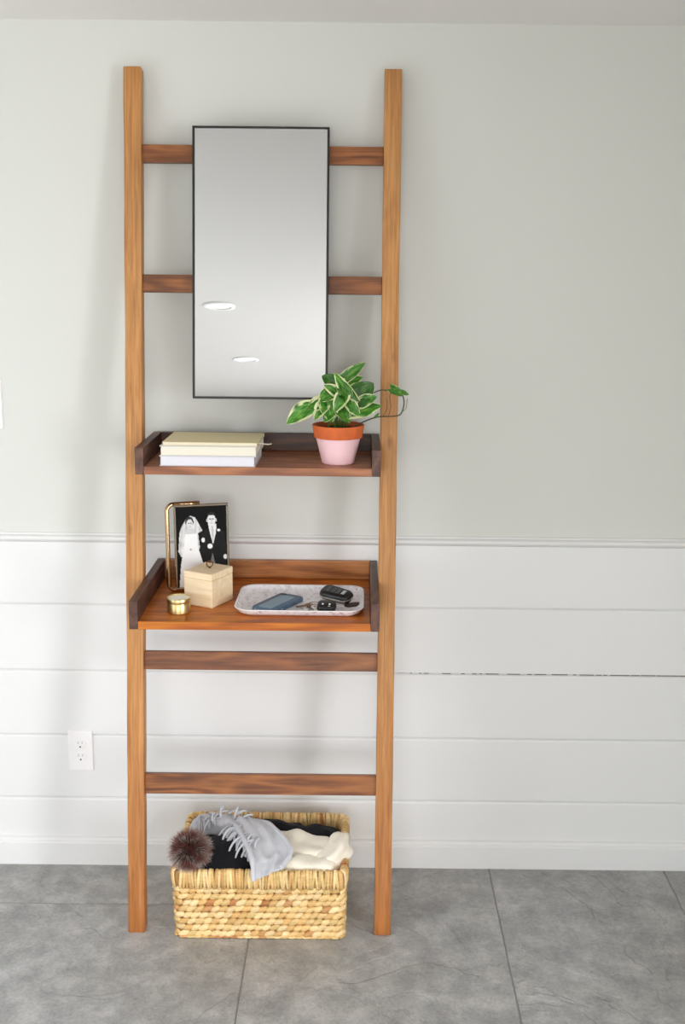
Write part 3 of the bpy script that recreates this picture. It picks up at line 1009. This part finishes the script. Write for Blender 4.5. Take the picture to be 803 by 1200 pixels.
# tray
def tray_material():
    k = NT('white_floral_melamine')
    tc = k.n('ShaderNodeTexCoord')
    vo = k.n('ShaderNodeTexVoronoi', _Scale=58)
    nz = k.n('ShaderNodeTexNoise', _Scale=85, _Detail=4)
    k.l(tc.outputs['Object'], vo.inputs['Vector'])
    k.l(tc.outputs['Object'], nz.inputs['Vector'])
    base = k.ramp(nz.outputs[0], [(0.46, s2l((243, 242, 246))), (0.60, s2l((230, 226, 232))), (0.70, s2l((206, 192, 200)))])
    fl = k.ramp(vo.outputs['Distance'], [(0.12, (1, 1, 1, 1)), (0.22, (0, 0, 0, 1))])
    pick = k.ramp(vo.outputs['Color'], [(0.62, (0, 0, 0, 1)), (0.66, (1, 1, 1, 1))])
    m = k.n('ShaderNodeMath', operation='MULTIPLY')
    k.l(fl.outputs[0], m.inputs[0])
    k.l(pick.outputs[0], m.inputs[1])
    c = k.mix(m.outputs[0], base.outputs[0], s2l((214, 168, 176)))
    k.l(c, k.b.inputs['Base Color'])
    k.b.inputs['Roughness'].default_value = 0.25
    return k.m
TX, TY = -0.1465, -0.2700
tray = thing('serving_tray', 'white rounded tray with faint floral print on the lower shelf', 'tray', (TX, TY, ZL), (0, 0, R(-0.4)))
tw, td = 0.338, 0.238
def ring(dw, r, z):
    return [(x, y, z) for x, y in rrect(tw - 2 * dw, td - 2 * dw, r, 8)]
bm = bmesh.new()
add_loft(bm, [ring(0.020, 0.030, 0.0), ring(0.010, 0.036, 0.006), ring(0.001, 0.042, 0.0180), ring(0.0, 0.043, 0.0195), ring(0.0025, 0.041, 0.0195), ring(0.004, 0.039, 0.0175), ring(0.0125, 0.034, 0.0075), ring(0.021, 0.028, 0.0035)], (True, True))
o = from_bm('tray_body', bm, tray_material(), tray)
auto_smooth(o, 60)
o = from_bm('rim_edge', (lambda b_: (add_loft(b_, [ring(0.0012, 0.042, 0.0180), ring(-0.0008, 0.0435, 0.0192), ring(0.0004, 0.0425, 0.0204), ring(0.0028, 0.041, 0.0199)], (False, False)), b_)[1])(bmesh.new()), M['white_plastic'], tray, True)
ZT_ = ZL + 0.0036

# phone in a case, face down on the tray
M['case'] = plain('slate_blue_case', (84, 108, 132), 0.5, noise_amt=0.03)
M['case_light'] = plain('light_blue_case_panel', (128, 152, 170), 0.45, noise_amt=0.03)
ph = thing('phone', 'phone in a slate blue case lying on the tray', 'phone', (-0.2065, -0.2950, ZT_), (0, 0, R(61)))
pl, pw_, pt = 0.148, 0.076, 0.0125
bm = bmesh.new()
pr = rrect(pl, pw_, 0.012, 6)
add_loft(bm, [[(x * .975, y * .955, 0) for x, y in pr], [(x, y, .0035) for x, y in pr], [(x, y, pt - .004) for x, y in pr], [(x * .985, y * .97, pt - .001) for x, y in pr], [(x * .965, y * .935, pt) for x, y in pr]])
o = from_bm('case', bm, M['case'], ph)
auto_smooth(o, 50)
bm = bmesh.new()
pr2 = rrect(pl * .80, pw_ * .56, 0.006, 4)
add_loft(bm, [[(x - .006, y, pt - .0005) for x, y in pr2], [(x - .006, y, pt + .0006) for x, y in pr2], [(x * .985 - .006, y * .97, pt + .0010) for x, y in pr2]])
from_bm('case_panel', bm, M['case_light'], ph)
cbox('side_button', (0.022, -pw_ / 2 - .0002, .0068), (.022, .0022, .004), M['black2'], ph, .0006)
cbox('side_button', (-0.040, -pw_ / 2 - .0002, .0068), (.012, .0022, .004), M['case_light'], ph, .0006)
for k, yy in enumerate((-.022, -.012, .0, .012, .022)):
    cbox('port', (-pl / 2 - .0001, yy, .006), (.0018, .006 if k != 2 else .009, .0035), M['silver'] if k != 2 else M['black'], ph, .0004)
cbox('camera_lens', (pl / 2 - .014, .022, pt + .0004), (.009, .018, .0014), M['black'], ph, .0006)

# car keys
def fob(name, label, loc, rot, L_, W2, T2, buttons, silver_edge):
    t = thing(name, label, 'car key', loc, rot, 'keys on the tray')
    outline = [(x, y * (1 - 0.18 * (x / L_ + 0.5))) for x, y in rrect(L_, W2, W2 * 0.36, 6)]
    bm = bmesh.new()
    add_loft(bm, [[(x * .93, y * .88, 0) for x, y in outline], [(x, y, T2 * .32) for x, y in outline], [(x, y, T2 * .66) for x, y in outline], [(x * .95, y * .9, T2 * .93) for x, y in outline], [(x * .86, y * .78, T2) for x, y in outline]])
    o = from_bm('fob_shell', bm, M['black'], t)
    auto_smooth(o, 60)
    if silver_edge:
        bm = bmesh.new()
        add_loft(bm, [[(x * 1.012, y * 1.02, T2 * .30) for x, y in outline], [(x * 1.022, y * 1.035, T2 * .44) for x, y in outline], [(x * 1.012, y * 1.02, T2 * .58) for x, y in outline]], (False, False))
        from_bm('chrome_band', bm, M['silver'], t, True)
    for (bx, by, bw, bh, mt_) in buttons:
        cbox('button', (bx, by, T2 + .0003), (bw, bh, .0018), M[mt_], t, .0005)
    return t
fob('car_key_fob', 'black car key fob with chrome edge and a row of buttons', (-0.050, -0.2540, ZT_ + .0120), (R(16), R(5), R(-30)), 0.092, 0.054, 0.020,
    [(-.024, .003, .011, .022, 'black2'), (-.009, .003, .012, .024, 'black2'), (.006, .003, .012, .023, 'black2'), (.021, .003, .010, .018, 'grey_print')], True)
f2 = fob('car_key_fob', 'smaller square black key fob with two white dots', (-0.0750, -0.3330, ZT_ + .0050), (R(14), 0, R(-6)), 0.050, 0.046, 0.016,
         [(-.010, -.003, .005, .005, 'white_plastic'), (.008, -.003, .005, .005, 'white_plastic'), (.008, -.013, .006, .003, 'grey_print')], False)
tab = thing('leather_key_tab', 'dark brown leather key tab behind the chrome-edged fob', 'key tab', (-0.0060, -0.2860, ZT_), (0, 0, R(25)))
bm = bmesh.new()
lt = rrect(.050, .026, .012, 5)
add_loft(bm, [[(x, y, 0) for x, y in lt], [(x, y, .0035) for x, y in lt], [(x * .95, y * .9, .0045) for x, y in lt]])
from_bm('leather_strap', bm, plain('dark_leather', (58, 42, 38), 0.6, noise_amt=0.15, noise_scale=200, bump=0.2), tab)
bm = bmesh.new()
add_lathe(bm, [(0, .0045), (.0035, .0045), (.0030, .0062), (0, .0066)], 12)
from_bm('rivet', bm, M['bronze'], tab, True, Matrix.Translation((.014, 0, 0)))

ringk = thing('key_ring', 'silver split ring with small house keys beside the phone', 'key ring', (-0.1120, -0.2860, ZT_))
for q in range(2):
    bm = bmesh.new()
    rr_ = .0135
    add_tube(bm, [(rr_ * math.cos(2 * PI * k / 24), rr_ * math.sin(2 * PI * k / 24), .0036 + .0016 * q + .0008 * math.sin(4 * PI * k / 24)) for k in range(25)], 0.0009, 6)
    from_bm('split_ring', bm, M['silver'], ringk, True)
def key_blank(x, y, rz, z, mt_):
    bm = bmesh.new()
    add_lathe(bm, [(.0035, 0), (.0115, 0), (.0118, .0009), (.0115, .0018), (.0035, .0018), (.0035, 0)], 20, (-.012, 0, 0))
    add_box(bm, (-.003, -.0040, .0001), (.026, .0040, .0017))
    for k in range(5):
        add_box(bm, (.006 + .0042 * k, .0036, .0002), (.0085 + .0042 * k, .0052 - .0004 * (k % 2), .0016))
    from_bm('key', bm, mt_, ringk, False, Matrix.Translation((x, y, z)) @ Matrix.Rotation(rz, 4, 'Z'))
key_blank(-.010, -.030, R(-108), 0.0006, M['silver'])
key_blank(.012, -.034, R(-62), 0.0030, M['silver'])
key_blank(-.022, -.020, R(-150), 0.0042, M['bronze'])
key_blank(.006, -.046, R(-85), 0.0052, M['silver'])

# ------------------------------------------------------------------ woven basket
def basket_material():
    k = NT('water_hyacinth_weave')
    at = k.n('ShaderNodeVertexColor', layer_name='strand')
    tc = k.n('ShaderNodeTexCoord')
    nz = k.n('ShaderNodeTexNoise', _Scale=150, _Detail=4)
    mp = k.n('ShaderNodeMapping', _Scale=(0.4, 0.4, 3.0))
    k.l(tc.outputs['Object'], mp.inputs[0])
    k.l(mp.outputs[0], nz.inputs[0])
    r = k.ramp(nz.outputs[0], [(0.3, (0.72, 0.68, 0.6, 1)), (0.65, (1.08, 1.06, 1.02, 1))])
    c = k.mix(0.8, at.outputs[0], r.outputs[0], 'MULTIPLY')
    k.l(c, k.b.inputs['Base Color'])
    k.b.inputs['Roughness'].default_value = 0.55
    k.bump(nz.outputs[0], 0.4, 0.001)
    return k.m
M['weave'] = basket_material()
BX0, BX1, BY0, BY1, BH = -0.494, -0.0155, -0.3965, -0.060, 0.207
bcx, bcy = (BX0 + BX1) / 2, (BY0 + BY1) / 2
basket = thing('woven_basket', 'rectangular woven water hyacinth basket on the floor under the ladder', 'basket', (bcx, bcy, 0))
bw_, bd_ = BX1 - BX0 - .018, BY1 - BY0 - .018
PAL = [(226, 190, 130), (234, 204, 148), (218, 178, 116), (240, 214, 164), (212, 172, 112), (228, 196, 138), (200, 150, 96), (186, 126, 76), (216, 186, 126), (236, 208, 156)]
def perimeter(w, d, r, s):
    """point and outward normal at arclength s of a rounded rectangle"""
    a, b2 = w - 2 * r, d - 2 * r
    q = PI * r / 2
    per = 2 * a + 2 * b2 + 4 * q
    s %= per
    for (ln, st, dr, nm, ccx, ccy, a0) in ((a, (-a / 2, -d / 2), (1, 0), (0, -1), a / 2, -b2 / 2, -90), (b2, (w / 2, -b2 / 2), (0, 1), (1, 0), a / 2, b2 / 2, 0),
                                         (a, (a / 2, d / 2), (-1, 0), (0, 1), -a / 2, b2 / 2, 90), (b2, (-w / 2, b2 / 2), (0, -1), (-1, 0), -a / 2, -b2 / 2, 180)):
        if s < ln:
            return Vector((st[0] + dr[0] * s, st[1] + dr[1] * s, 0)), Vector(nm + (0,))
        s -= ln
        if s < q:
            t = R(a0) + s / r
            return Vector((ccx + r * math.cos(t), ccy + r * math.sin(t), 0)), Vector((math.cos(t), math.sin(t), 0))
        s -= q
    return Vector((0, 0, 0)), Vector((1, 0, 0))
def per_len(w, d, r):
    return 2 * (w - 2 * r) + 2 * (d - 2 * r) + 2 * PI * r
class Pieces:
    """collects small closed pieces with a colour each"""
    def __init__(self):
        self.v, self.f, self.c = [], [], []
    def blob(self, c, ax, up, out, l, h, t, col, bend=0.0, nu=8, nv=7):
        """tapered strand lump along ax"""
        base = len(self.v)
        for i in range(nu + 1):
            u = -1 + 2 * i / nu
            k = max(0.0, 1 - abs(u) ** 2.6) ** 0.5
            k = max(k, 0.12)
            for j in range(nv):
                a = 2 * PI * j / nv
                self.v.append(c + ax * (u * l) + up * (math.cos(a) * h * k) + out * (math.sin(a) * t * k + bend * (1 - u * u)))
                self.c.append(col)
        for i in range(nu):
            for j in range(nv):
                a, b_ = base + i * nv + j, base + i * nv + (j + 1) % nv
                self.f.append((a, b_, b_ + nv, a + nv))
        self.f.append(tuple(base + j for j in range(nv))[::-1])
        self.f.append(tuple(base + nu * nv + j for j in range(nv)))
    def build(self, name, mat, parent):
        me = bpy.data.meshes.new(name)
        me.from_pydata([tuple(p) for p in self.v], [], self.f)
        ca = me.color_attributes.new('strand', 'FLOAT_COLOR', 'POINT')
        for i, c in enumerate(self.c):
            ca.data[i].color = c
        return link(name, me, mat, parent, True)
def pick_col(rnd, dark=0.0):
    c = rnd.choice(PAL[:6] + PAL[8:]) if rnd.random() > 0.07 + dark else rnd.choice(PAL[6:8])
    f_ = rnd.uniform(0.95, 1.18)
    l = s2l(c)
    return (l[0] * f_, l[1] * f_, l[2] * f_, 1)
rnd = random.Random(21)
NR = 8
RH = 0.1535 / NR
for row in range(NR):
    z = 0.003 + RH * (row + 0.5)
    w_, d_ = bw_ - .003 + 0.0016 * row * 0.5, bd_ - .003 + 0.0016 * row * 0.5
    pc = Pieces()
    per = per_len(w_, d_, 0.020)
    n = int(per / 0.0215)
    off = (row % 2) * 0.5 + rnd.uniform(-.1, .1)
    for k in range(n):
        s = per * (k + off) / n
        p, nm = perimeter(w_, d_, 0.020, s)
        tng = Vector((0, 0, 1)).cross(nm)
        ang = R(rnd.uniform(15, 27)) * (1 if row % 2 else 1)
        ax = tng * math.cos(ang) + Vector((0, 0, 1)) * math.sin(ang)
        ax = (ax + nm * rnd.uniform(-.16, .16)).normalized()
        up = nm.cross(ax)
        c = p + Vector((0, 0, z + rnd.uniform(-.0012, .0012))) + nm * rnd.uniform(-.0012, .0016)
        pc.blob(c, ax, up, nm, rnd.uniform(.0155, .0185), RH * rnd.uniform(.44, .54), rnd.uniform(.0065, .0085), pick_col(rnd), 0.001)
    pc.build('woven_row', M['weave'], basket)
# rim: wraps folded over the top edge
pc = Pieces()
per = per_len(bw_, bd_, 0.018)
n = int(per / 0.0080)
zr = 0.1535
for k in range(n):
    s = per * (k + rnd.uniform(-.12, .12)) / n
    p, nm = perimeter(bw_ + .002, bd_ + .002, 0.018, s)
    tng = Vector((0, 0, 1)).cross(nm)
    lean = rnd.uniform(-.12, .12)
    col = pick_col(rnd, 0.06)
    hw = rnd.uniform(.0040, .0052) * (1.0 if max(abs(nm.x), abs(nm.y)) > .999 else 1.5)
    # outer leg, inner leg as one inverted-U strand
    base = len(pc.v)
    path = [(-.0060, -.052), (-.0092, -.035), (-.0098, -.014), (-.0078, -.003), (-.0020, .0022), (.0036, .0018), (.0088, -.003), (.0108, -.014), (.0102, -.032), (.0068, -.052)]
    nv = 6
    zt_top = BH - .003 + rnd.uniform(-.0015, .0015)
    for (oo, dz) in path:
        cpt = p + nm * (oo + rnd.uniform(-.0006, .0006)) + Vector((0, 0, zt_top + dz)) + tng * (lean * (dz + .025))
        for j in range(nv):
            a = 2 * PI * j / nv
            pin = 0.7 if dz < -.05 else 1.0
            rad = Vector((0, 0, 0)) + tng * (math.cos(a) * hw * pin)
            # thickness direction: roughly towards the outside of the U
            td_ = (nm * (1 if oo > 0 else -1) * min(1, abs(oo) / .008) + Vector((0, 0, 1)) * max(0, 1 - abs(oo) / .008)).normalized()
            pc.v.append(cpt + rad + td_ * (math.sin(a) * .0030))
            pc.c.append(col)
    for i in range(len(path) - 1):
        for j in range(nv):
            a, b_ = base + i * nv + j, base + i * nv + (j + 1) % nv
            pc.f.append((a, b_, b_ + nv, a + nv))
    pc.f.append(tuple(base + j for j in range(nv))[::-1])
    pc.f.append(tuple(base + (len(path) - 1) * nv + j for j in range(nv)))
o = pc.build('wrapped_rim', M['weave'], basket)
o['kind'] = 'stuff'
bm = bmesh.new()
add_loft(bm, [[(x, y, z) for x, y in rrect(bw_ + 2 * dw, bd_ + 2 * dw, 0.02 + dw, 6)] for dw, z in ((.004, zr - .002), (.0092, zr + .012), (.0092, BH - .012), (.005, BH - .006), (-.005, BH - .006), (-.0080, BH - .012), (-.0080, zr + .004), (.004, zr - .002))], (False, False))
from_bm('rim_core', bm, plain('rim_core_cane', (176, 132, 80), 0.8, noise_amt=0.2, noise_scale=90), basket)
# inner wall and bottom that carry the weave
M['liner'] = plain('dark_basket_core', (120, 84, 48), 0.8, noise_amt=0.2, noise_scale=80)
bm = bmesh.new()
def bring(dw, z):
    return [(x, y, z) for x, y in rrect(bw_ - 2 * dw, bd_ - 2 * dw, 0.016, 5)]
add_loft(bm, [bring(-0.0005, .002), bring(-0.0005, BH - .008), bring(.0045, BH - .008), bring(.0045, .008)], (True, True))
from_bm('basket_core', bm, M['liner'], basket)
pc = Pieces()
for k in range(int(per / 0.02)):
    p, nm = perimeter(bw_ - .001, bd_ - .001, 0.018, k * 0.02)
    tng = Vector((0, 0, 1)).cross(nm)
    pc.blob(p + Vector((0, 0, .0042)) + nm * .004, tng, Vector((0, 0, 1)), nm, .0125, .0040, .0050, pick_col(rnd, 0.2))
o = pc.build('foot_strand', M['weave'], basket)

# ------------------------------------------------------------------ winter things in the basket
def knit(name, rgb, scale=220, rough=0.95, amt=0.25, bumpd=0.0015, sheen=0.3):
    k = NT(name)
    tc = k.n('ShaderNodeTexCoord')
    wv = k.n('ShaderNodeTexWave', _Scale=scale, _Distortion=3.0, _Detail=2)
    nz = k.n('ShaderNodeTexNoise', _Scale=scale * 1.6, _Detail=3)
    k.l(tc.outputs['Object'], wv.inputs[0])
    k.l(tc.outputs['Object'], nz.inputs[0])
    m = k.n('ShaderNodeMath', operation='MULTIPLY_ADD', _1=0.5)
    k.l(wv.outputs['Fac'], m.inputs[0])
    k.l(nz.outputs[0], m.inputs[2])
    c = s2l(rgb)
    r = k.ramp(m.outputs[0], [(0.35, tuple(v * (1 - amt) for v in c[:3]) + (1,)), (0.85, tuple(min(1, v * (1 + amt * .5)) for v in c[:3]) + (1,))])
    k.l(r.outputs[0], k.b.inputs['Base Color'])
    k.b.inputs['Roughness'].default_value = rough
    k.b.inputs['Specular IOR Level'].default_value = 0.2
    k.b.inputs['Sheen Weight'].default_value = sheen
    k.bump(m.outputs[0], 0.5, bumpd)
    return k.m
M['black_knit'] = knit('black_knit', (23, 24, 28), 130, sheen=0.05)
M['navy_knit'] = knit('charcoal_black_knit', (30, 31, 36), 90, sheen=0.05)
M['grey_wool'] = knit('grey_wool', (204, 206, 212), 300, amt=0.12, bumpd=0.0006)
M['cream_knit'] = knit('cream_knit', (250, 243, 226), 240, amt=0.06, bumpd=0.0006)

def fold_loft(name, secs, mat, parent=None, seed=0, amp=0.006, freq=22, n_around=40, per=8, ridges=3, ends=True):
    """soft folded cloth bundle: secs = [(centre, half-width, half-height, roll degrees)] lofted along the list"""
    cs = catmull([s[0] for s in secs], per)
    hw = catmull([(s[1], s[2], s[3]) for s in secs], per)
    n = len(cs)
    t = (cs[1] - cs[0]).normalized()
    rings = []
    for i in range(n):
        t = (cs[min(i + 1, n - 1)] - cs[max(i - 1, 0)]).normalized()
        side = t.cross(Vector((0, 0, 1))).normalized()
        up = side.cross(t)
        a_, b_, rl = hw[i]
        rot = Matrix.Rotation(R(rl), 3, t)
        side, up = rot @ side, rot @ up
        ee = 1.0
        if ends:
            u = i / (n - 1)
            ee = min(1.0, (min(u, 1 - u) * 7 + 0.12)) ** 0.5
        ring_ = []
        for k in range(n_around):
            a = 2 * PI * k / n_around
            ca_, sa_ = math.cos(a), math.sin(a)
            p = side * (math.copysign(abs(ca_) ** 0.85, ca_) * a_ * ee) + up * (math.copysign(abs(sa_) ** 0.85, sa_) * b_ * ee)
            q = cs[i] + p
            d = noise.noise(q * freq + Vector((seed * 3.1, 0, seed))) * amp + math.sin(a * ridges + i * 0.12 + seed) * amp * 0.45 * ee
            ring_.append(q + p.normalized() * d)
        rings.append(ring_)
    bm = bmesh.new()
    add_loft(bm, rings)
    return from_bm(name, bm, mat, parent, True)

# two dark knits at the back
o = fold_loft('knit_garment', [((-0.335, -0.125, .150), .045, .045, 0), ((-0.27, -0.120, .172), .045, .040, 10), ((-0.205, -0.130, .172), .048, .038, -8), ((-0.14, -0.135, .160), .045, .040, 0)], M['black_knit'], None, 3, 0.010, 26)
tag(o, 'black knit lying against the back rim of the basket', 'knitwear', 'clothes in the basket')
o = fold_loft('knit_garment', [((-0.185, -0.170, .140), .04, .05, 0), ((-0.13, -0.160, .164), .046, .044, 15), ((-0.085, -0.150, .162), .044, .042, -12), ((-0.046, -0.160, .130), .03, .04, 0)], M['navy_knit'], None, 5, 0.009, 30)
tag(o, 'black knit bundle at the right behind the cream scarf', 'knitwear', 'clothes in the basket')

# cream scarf: broad front roll, a back fold and a twisted end at the right rim
cream = thing('knit_scarf', 'cream knit scarf folded along the basket front', 'scarf', (-0.13, -0.30, 0.12), group='clothes in the basket')
ci = Matrix.Translation(-Vector((-0.13, -0.30, 0.12)))
for secs, sd in (([((-0.285, -0.345, .160), .05, .045, 0), ((-0.22, -0.335, .178), .052, .038, -6), ((-0.14, -0.335, .180), .054, .036, 4), ((-0.075, -0.335, .180), .050, .038, 6), ((-0.036, -0.335, .182), .030, .040, 0)], 1),
                 ([((-0.300, -0.250, .165), .055, .045, 0), ((-0.235, -0.250, .184), .062, .034, 6), ((-0.165, -0.255, .194), .064, .032, 8), ((-0.100, -0.262, .194), .058, .032, -6), ((-0.06, -0.285, .186), .045, .036, -12)], 2),
                 ([((-0.085, -0.345, .190), .03, .030, 0), ((-0.050, -0.305, .205), .036, .026, -25), ((-0.032, -0.255, .212), .026, .030, -35), ((-0.030, -0.205, .195), .018, .026, 0)], 4)):
    o = fold_loft('scarf_fold', secs, M['cream_knit'], cream, sd, 0.012, 24, ridges=4)
    o.data.transform(ci)

# black hat with a fur pompom hanging over the corner
hat = thing('pompom_hat', 'black knit hat with a brown fur pompom over the basket corner', 'hat', (-0.40, -0.30, 0.12), group='clothes in the basket')
hi_ = Matrix.Translation(-Vector((-0.40, -0.30, 0.12)))
o = fold_loft('hat_crown', [((-0.440, -0.300, .160), .05, .050, 0), ((-0.400, -0.300, .178), .085, .052, 0), ((-0.355, -0.300, .182), .092, .052, 4), ((-0.310, -0.305, .172), .085, .050, 0), ((-0.270, -0.31, .150), .06, .045, 0)], M['black_knit'], hat, 7, 0.006, 22)
o.data.transform(hi_)
# pompom: core and fur
pcx = Vector((-0.4470, -0.3620, 0.2480))
PR = 0.036
k = NT('brown_fur')
at = k.n('ShaderNodeVertexColor', layer_name='strand')
k.l(at.outputs[0], k.b.inputs['Base Color'])
k.b.inputs['Roughness'].default_value = 0.6
k.b.inputs['Specular IOR Level'].default_value = 0.3
M['fur'] = k.m
bm = bmesh.new()
bmesh.ops.create_uvsphere(bm, u_segments=18, v_segments=12, radius=PR)
pom = from_bm('pompom', bm, plain('fur_skin', (70, 46, 38), 0.9), hat, True, hi_ @ Matrix.Translation(pcx))
rnd = random.Random(5)
fv, ff, fc = [], [], []
for i in range(5200):
    zz = rnd.uniform(-1, 1)
    aa = rnd.uniform(0, 2 * PI)
    nd = Vector((math.sqrt(1 - zz * zz) * math.cos(aa), math.sqrt(1 - zz * zz) * math.sin(aa), zz))
    fl = noise.noise(nd * 2.2) 
    L_ = rnd.uniform(.018, .036) * (0.9 + 0.25 * fl)
    swirl = nd.cross(Vector((0.3, 0.2, 1))).normalized() * (0.5 * noise.noise(nd * 3 + Vector((5, 1, 2)))) + Vector((rnd.uniform(-.3, .3), rnd.uniform(-.3, .3), rnd.uniform(-.55, .15)))
    p = nd * PR * 0.97
    d = nd.copy()
    sd = nd.cross(Vector((rnd.uniform(-1, 1), rnd.uniform(-1, 1), rnd.uniform(-1, 1)))).normalized()
    base = len(fv)
    tone = noise.noise(nd * 2.2 + Vector((1.7, 3.1, .3))) * 1.0 + 0.52 + rnd.uniform(-.15, .15)
    root = Vector(s2l((62, 38, 32))[:3])
    midc = Vector(s2l((150, 84, 76))[:3]).lerp(Vector(s2l((104, 84, 72))[:3]), max(0, min(1, tone * 1.6 - .3)))
    tipc = Vector(s2l((112, 70, 64))[:3]).lerp(Vector(s2l((226, 212, 206))[:3]), max(0, min(1, (tone - .28 - nd.z * .22) * 1.9)))
    NS = 3
    for s in range(NS + 1):
        u = s / NS
        w = 0.00062 * (1 - 0.8 * u)
        col = root.lerp(midc, u * 2) if u < .5 else midc.lerp(tipc, (u - .5) * 2)
        for sg in (-1, 1):
            fv.append(tuple(p + sd * (w * sg)))
            fc.append((col.x, col.y, col.z, 1))
        d = (d + swirl * 0.5 / NS * (1 + u)).normalized()
        p = p + d * (L_ / NS)
    for s in range(NS):
        a = base + s * 2
        ff.append((a, a + 1, a + 3, a + 2))
me = bpy.data.meshes.new('fur')
me.from_pydata(fv, [], ff)
ca = me.color_attributes.new('strand', 'FLOAT_COLOR', 'POINT')
for i, c in enumerate(fc):
    ca.data[i].color = c
o = link('fur', me, M['fur'], pom, True)
o['kind'] = 'stuff'

# grey fringed scarf
sc_o = Vector((-0.30, -0.26, 0.12))
scarf = thing('fringed_scarf', 'pale grey fringed wool scarf spilling over the basket rim', 'scarf', sc_o, group='clothes in the basket')
si = Matrix.Translation(-sc_o)
def scarf_sheet(secs, seed, amp=0.004):
    """open cloth strip: secs = [(left edge, right edge, sag)] subdivided and given thickness"""
    L1 = catmull([s[0] for s in secs], 8)
    R1 = catmull([s[1] for s in secs], 8)
    S1 = catmull([(s[2], 0, 0) for s in secs], 8)
    nv = 18
    bm = bmesh.new()
    grid = []
    for i in range(len(L1)):
        row = []
        t = (L1[min(i + 1, len(L1) - 1)] - L1[max(i - 1, 0)]).normalized()
        up = (R1[i] - L1[i]).cross(t)
        up = up.normalized() if up.length > 1e-6 else Vector((0, 0, 1))
        if up.z < 0:
            up = -up
        for j in range(nv + 1):
            u = j / nv
            p = L1[i].lerp(R1[i], u) + up * (S1[i].x * math.sin(PI * u) + amp * math.sin(u * 17 + seed + i * .05) * math.sin(PI * u) + noise.noise(Vector((u * 5, i * .2, seed))) * amp)
            row.append(bm.verts.new(p))
        grid.append(row)
    for a, b_ in zip(grid, grid[1:]):
        for j in range(nv):
            bm.faces.new((a[j], a[j + 1], b_[j + 1], b_[j]))
    bmesh.ops.recalc_face_normals(bm, faces=bm.faces)
    bmesh.ops.solidify(bm, geom=bm.faces[:], thickness=0.004)
    o = from_bm('scarf_cloth', bm, M['grey_wool'], scarf, True)
    o.data.transform(si)
    return o
# rolled length from the back left towards the front, then a flap that spills over the rim
o = fold_loft('scarf_cloth', [((-0.475, -0.165, .180), .024, .028, 0), ((-0.435, -0.150, .212), .036, .026, 5), ((-0.385, -0.160, .222), .040, .024, 0), ((-0.335, -0.185, .220), .036, .026, -10), ((-0.300, -0.215, .215), .04, .028, -15), ((-0.255, -0.265, .212), .045, .030, -20)], M['grey_wool'], scarf, 9, 0.006, 26)
o.data.transform(si)
EL = [(-0.352, -0.185, .240), (-0.330, -0.245, .254), (-0.300, -0.322, .256), (-0.276, -0.384, .246), (-0.269, -0.414, .226), (-0.266, -0.430, .198)]
ER = [(-0.300, -0.150, .228), (-0.246, -0.200, .244), (-0.206, -0.268, .250), (-0.176, -0.326, .246), (-0.172, -0.362, .238), (-0.196, -0.404, .222)]
scarf_sheet([(a_, b_, sg) for a_, b_, sg in zip(EL, ER, (0.014, 0.008, -0.004, -0.012, -0.014, -0.008))], 2.0, 0.0055)
bm = bmesh.new()
for edge in (EL, ER):
    pts = catmull(edge, 8)
    add_tube(bm, pts, [0.0070 + 0.0026 * noise.noise(Vector((i * .21, edge[0][0] * 9, 0))) for i in range(len(pts))], 10)
o = from_bm('rolled_edge', bm, M['grey_wool'], scarf, True)
o.data.transform(si)
# fringe tassels
bm = bmesh.new()
rnd = random.Random(9)
def tassel(p0, direction, L_, droop):
    d = Vector(direction).normalized()
    p = Vector(p0)
    pts = [p.copy()]
    w = Vector((rnd.uniform(-.5, .5), rnd.uniform(-.5, .5), rnd.uniform(-.2, .3)))
    for s in range(6):
        d = (d + w * .25 + Vector((0, 0, -droop * (s * .35)))).normalized()
        p = p + d * (L_ / 6)
        pts.append(p.copy())
    add_tube(bm, pts, [.0032, .0034, .0033, .0032, .0031, .0030, .0025], 6)
for i in range(26):            # back-left end of the scarf
    u = i / 25
    p = Vector((-0.452, -0.150, .236)).lerp(Vector((-0.372, -0.165, .246)), u) + Vector((rnd.uniform(-.006, .006), rnd.uniform(-.02, .02), rnd.uniform(-.002, .004)))
    tassel(p, (rnd.uniform(-.2, .9), rnd.uniform(-1, .2), rnd.uniform(0, .5)), rnd.uniform(.04, .06), .5)
for p, d, L_ in (((-0.385, -0.140, .240), (-.3, .3, 1), .035), ((-0.350, -0.170, .240), (.5, .5, .9), .05), ((-0.335, -0.180, .240), (.9, .1, .6), .05), ((-0.345, -0.175, .242), (.1, .3, 1), .04)):
    tassel(p, d, L_, .2)
for i in range(36):            # front end: hanging down over the black hat
    u = i / 35
    p = Vector((-0.345, -0.205, .246)).lerp(Vector((-0.262, -0.300, .252)), u) + Vector((rnd.uniform(-.008, .008), rnd.uniform(-.008, .008), rnd.uniform(-.003, .003)))
    tassel(p, (rnd.uniform(-.8, -.1), rnd.uniform(-1, -.5), rnd.uniform(.0, .35)), rnd.uniform(.060, .100), .5)
for i in range(9):
    u = i / 8
    p = Vector((-0.300, -0.300, .240)).lerp(Vector((-0.262, -0.330, .246)), u)
    tassel(p, (rnd.uniform(-.4, .2), -1, rnd.uniform(-.1, .2)), rnd.uniform(.05, .07), .6)
o = from_bm('fringe', bm, M['grey_wool'], scarf, True)
o.data.transform(si)
o['kind'] = 'stuff'
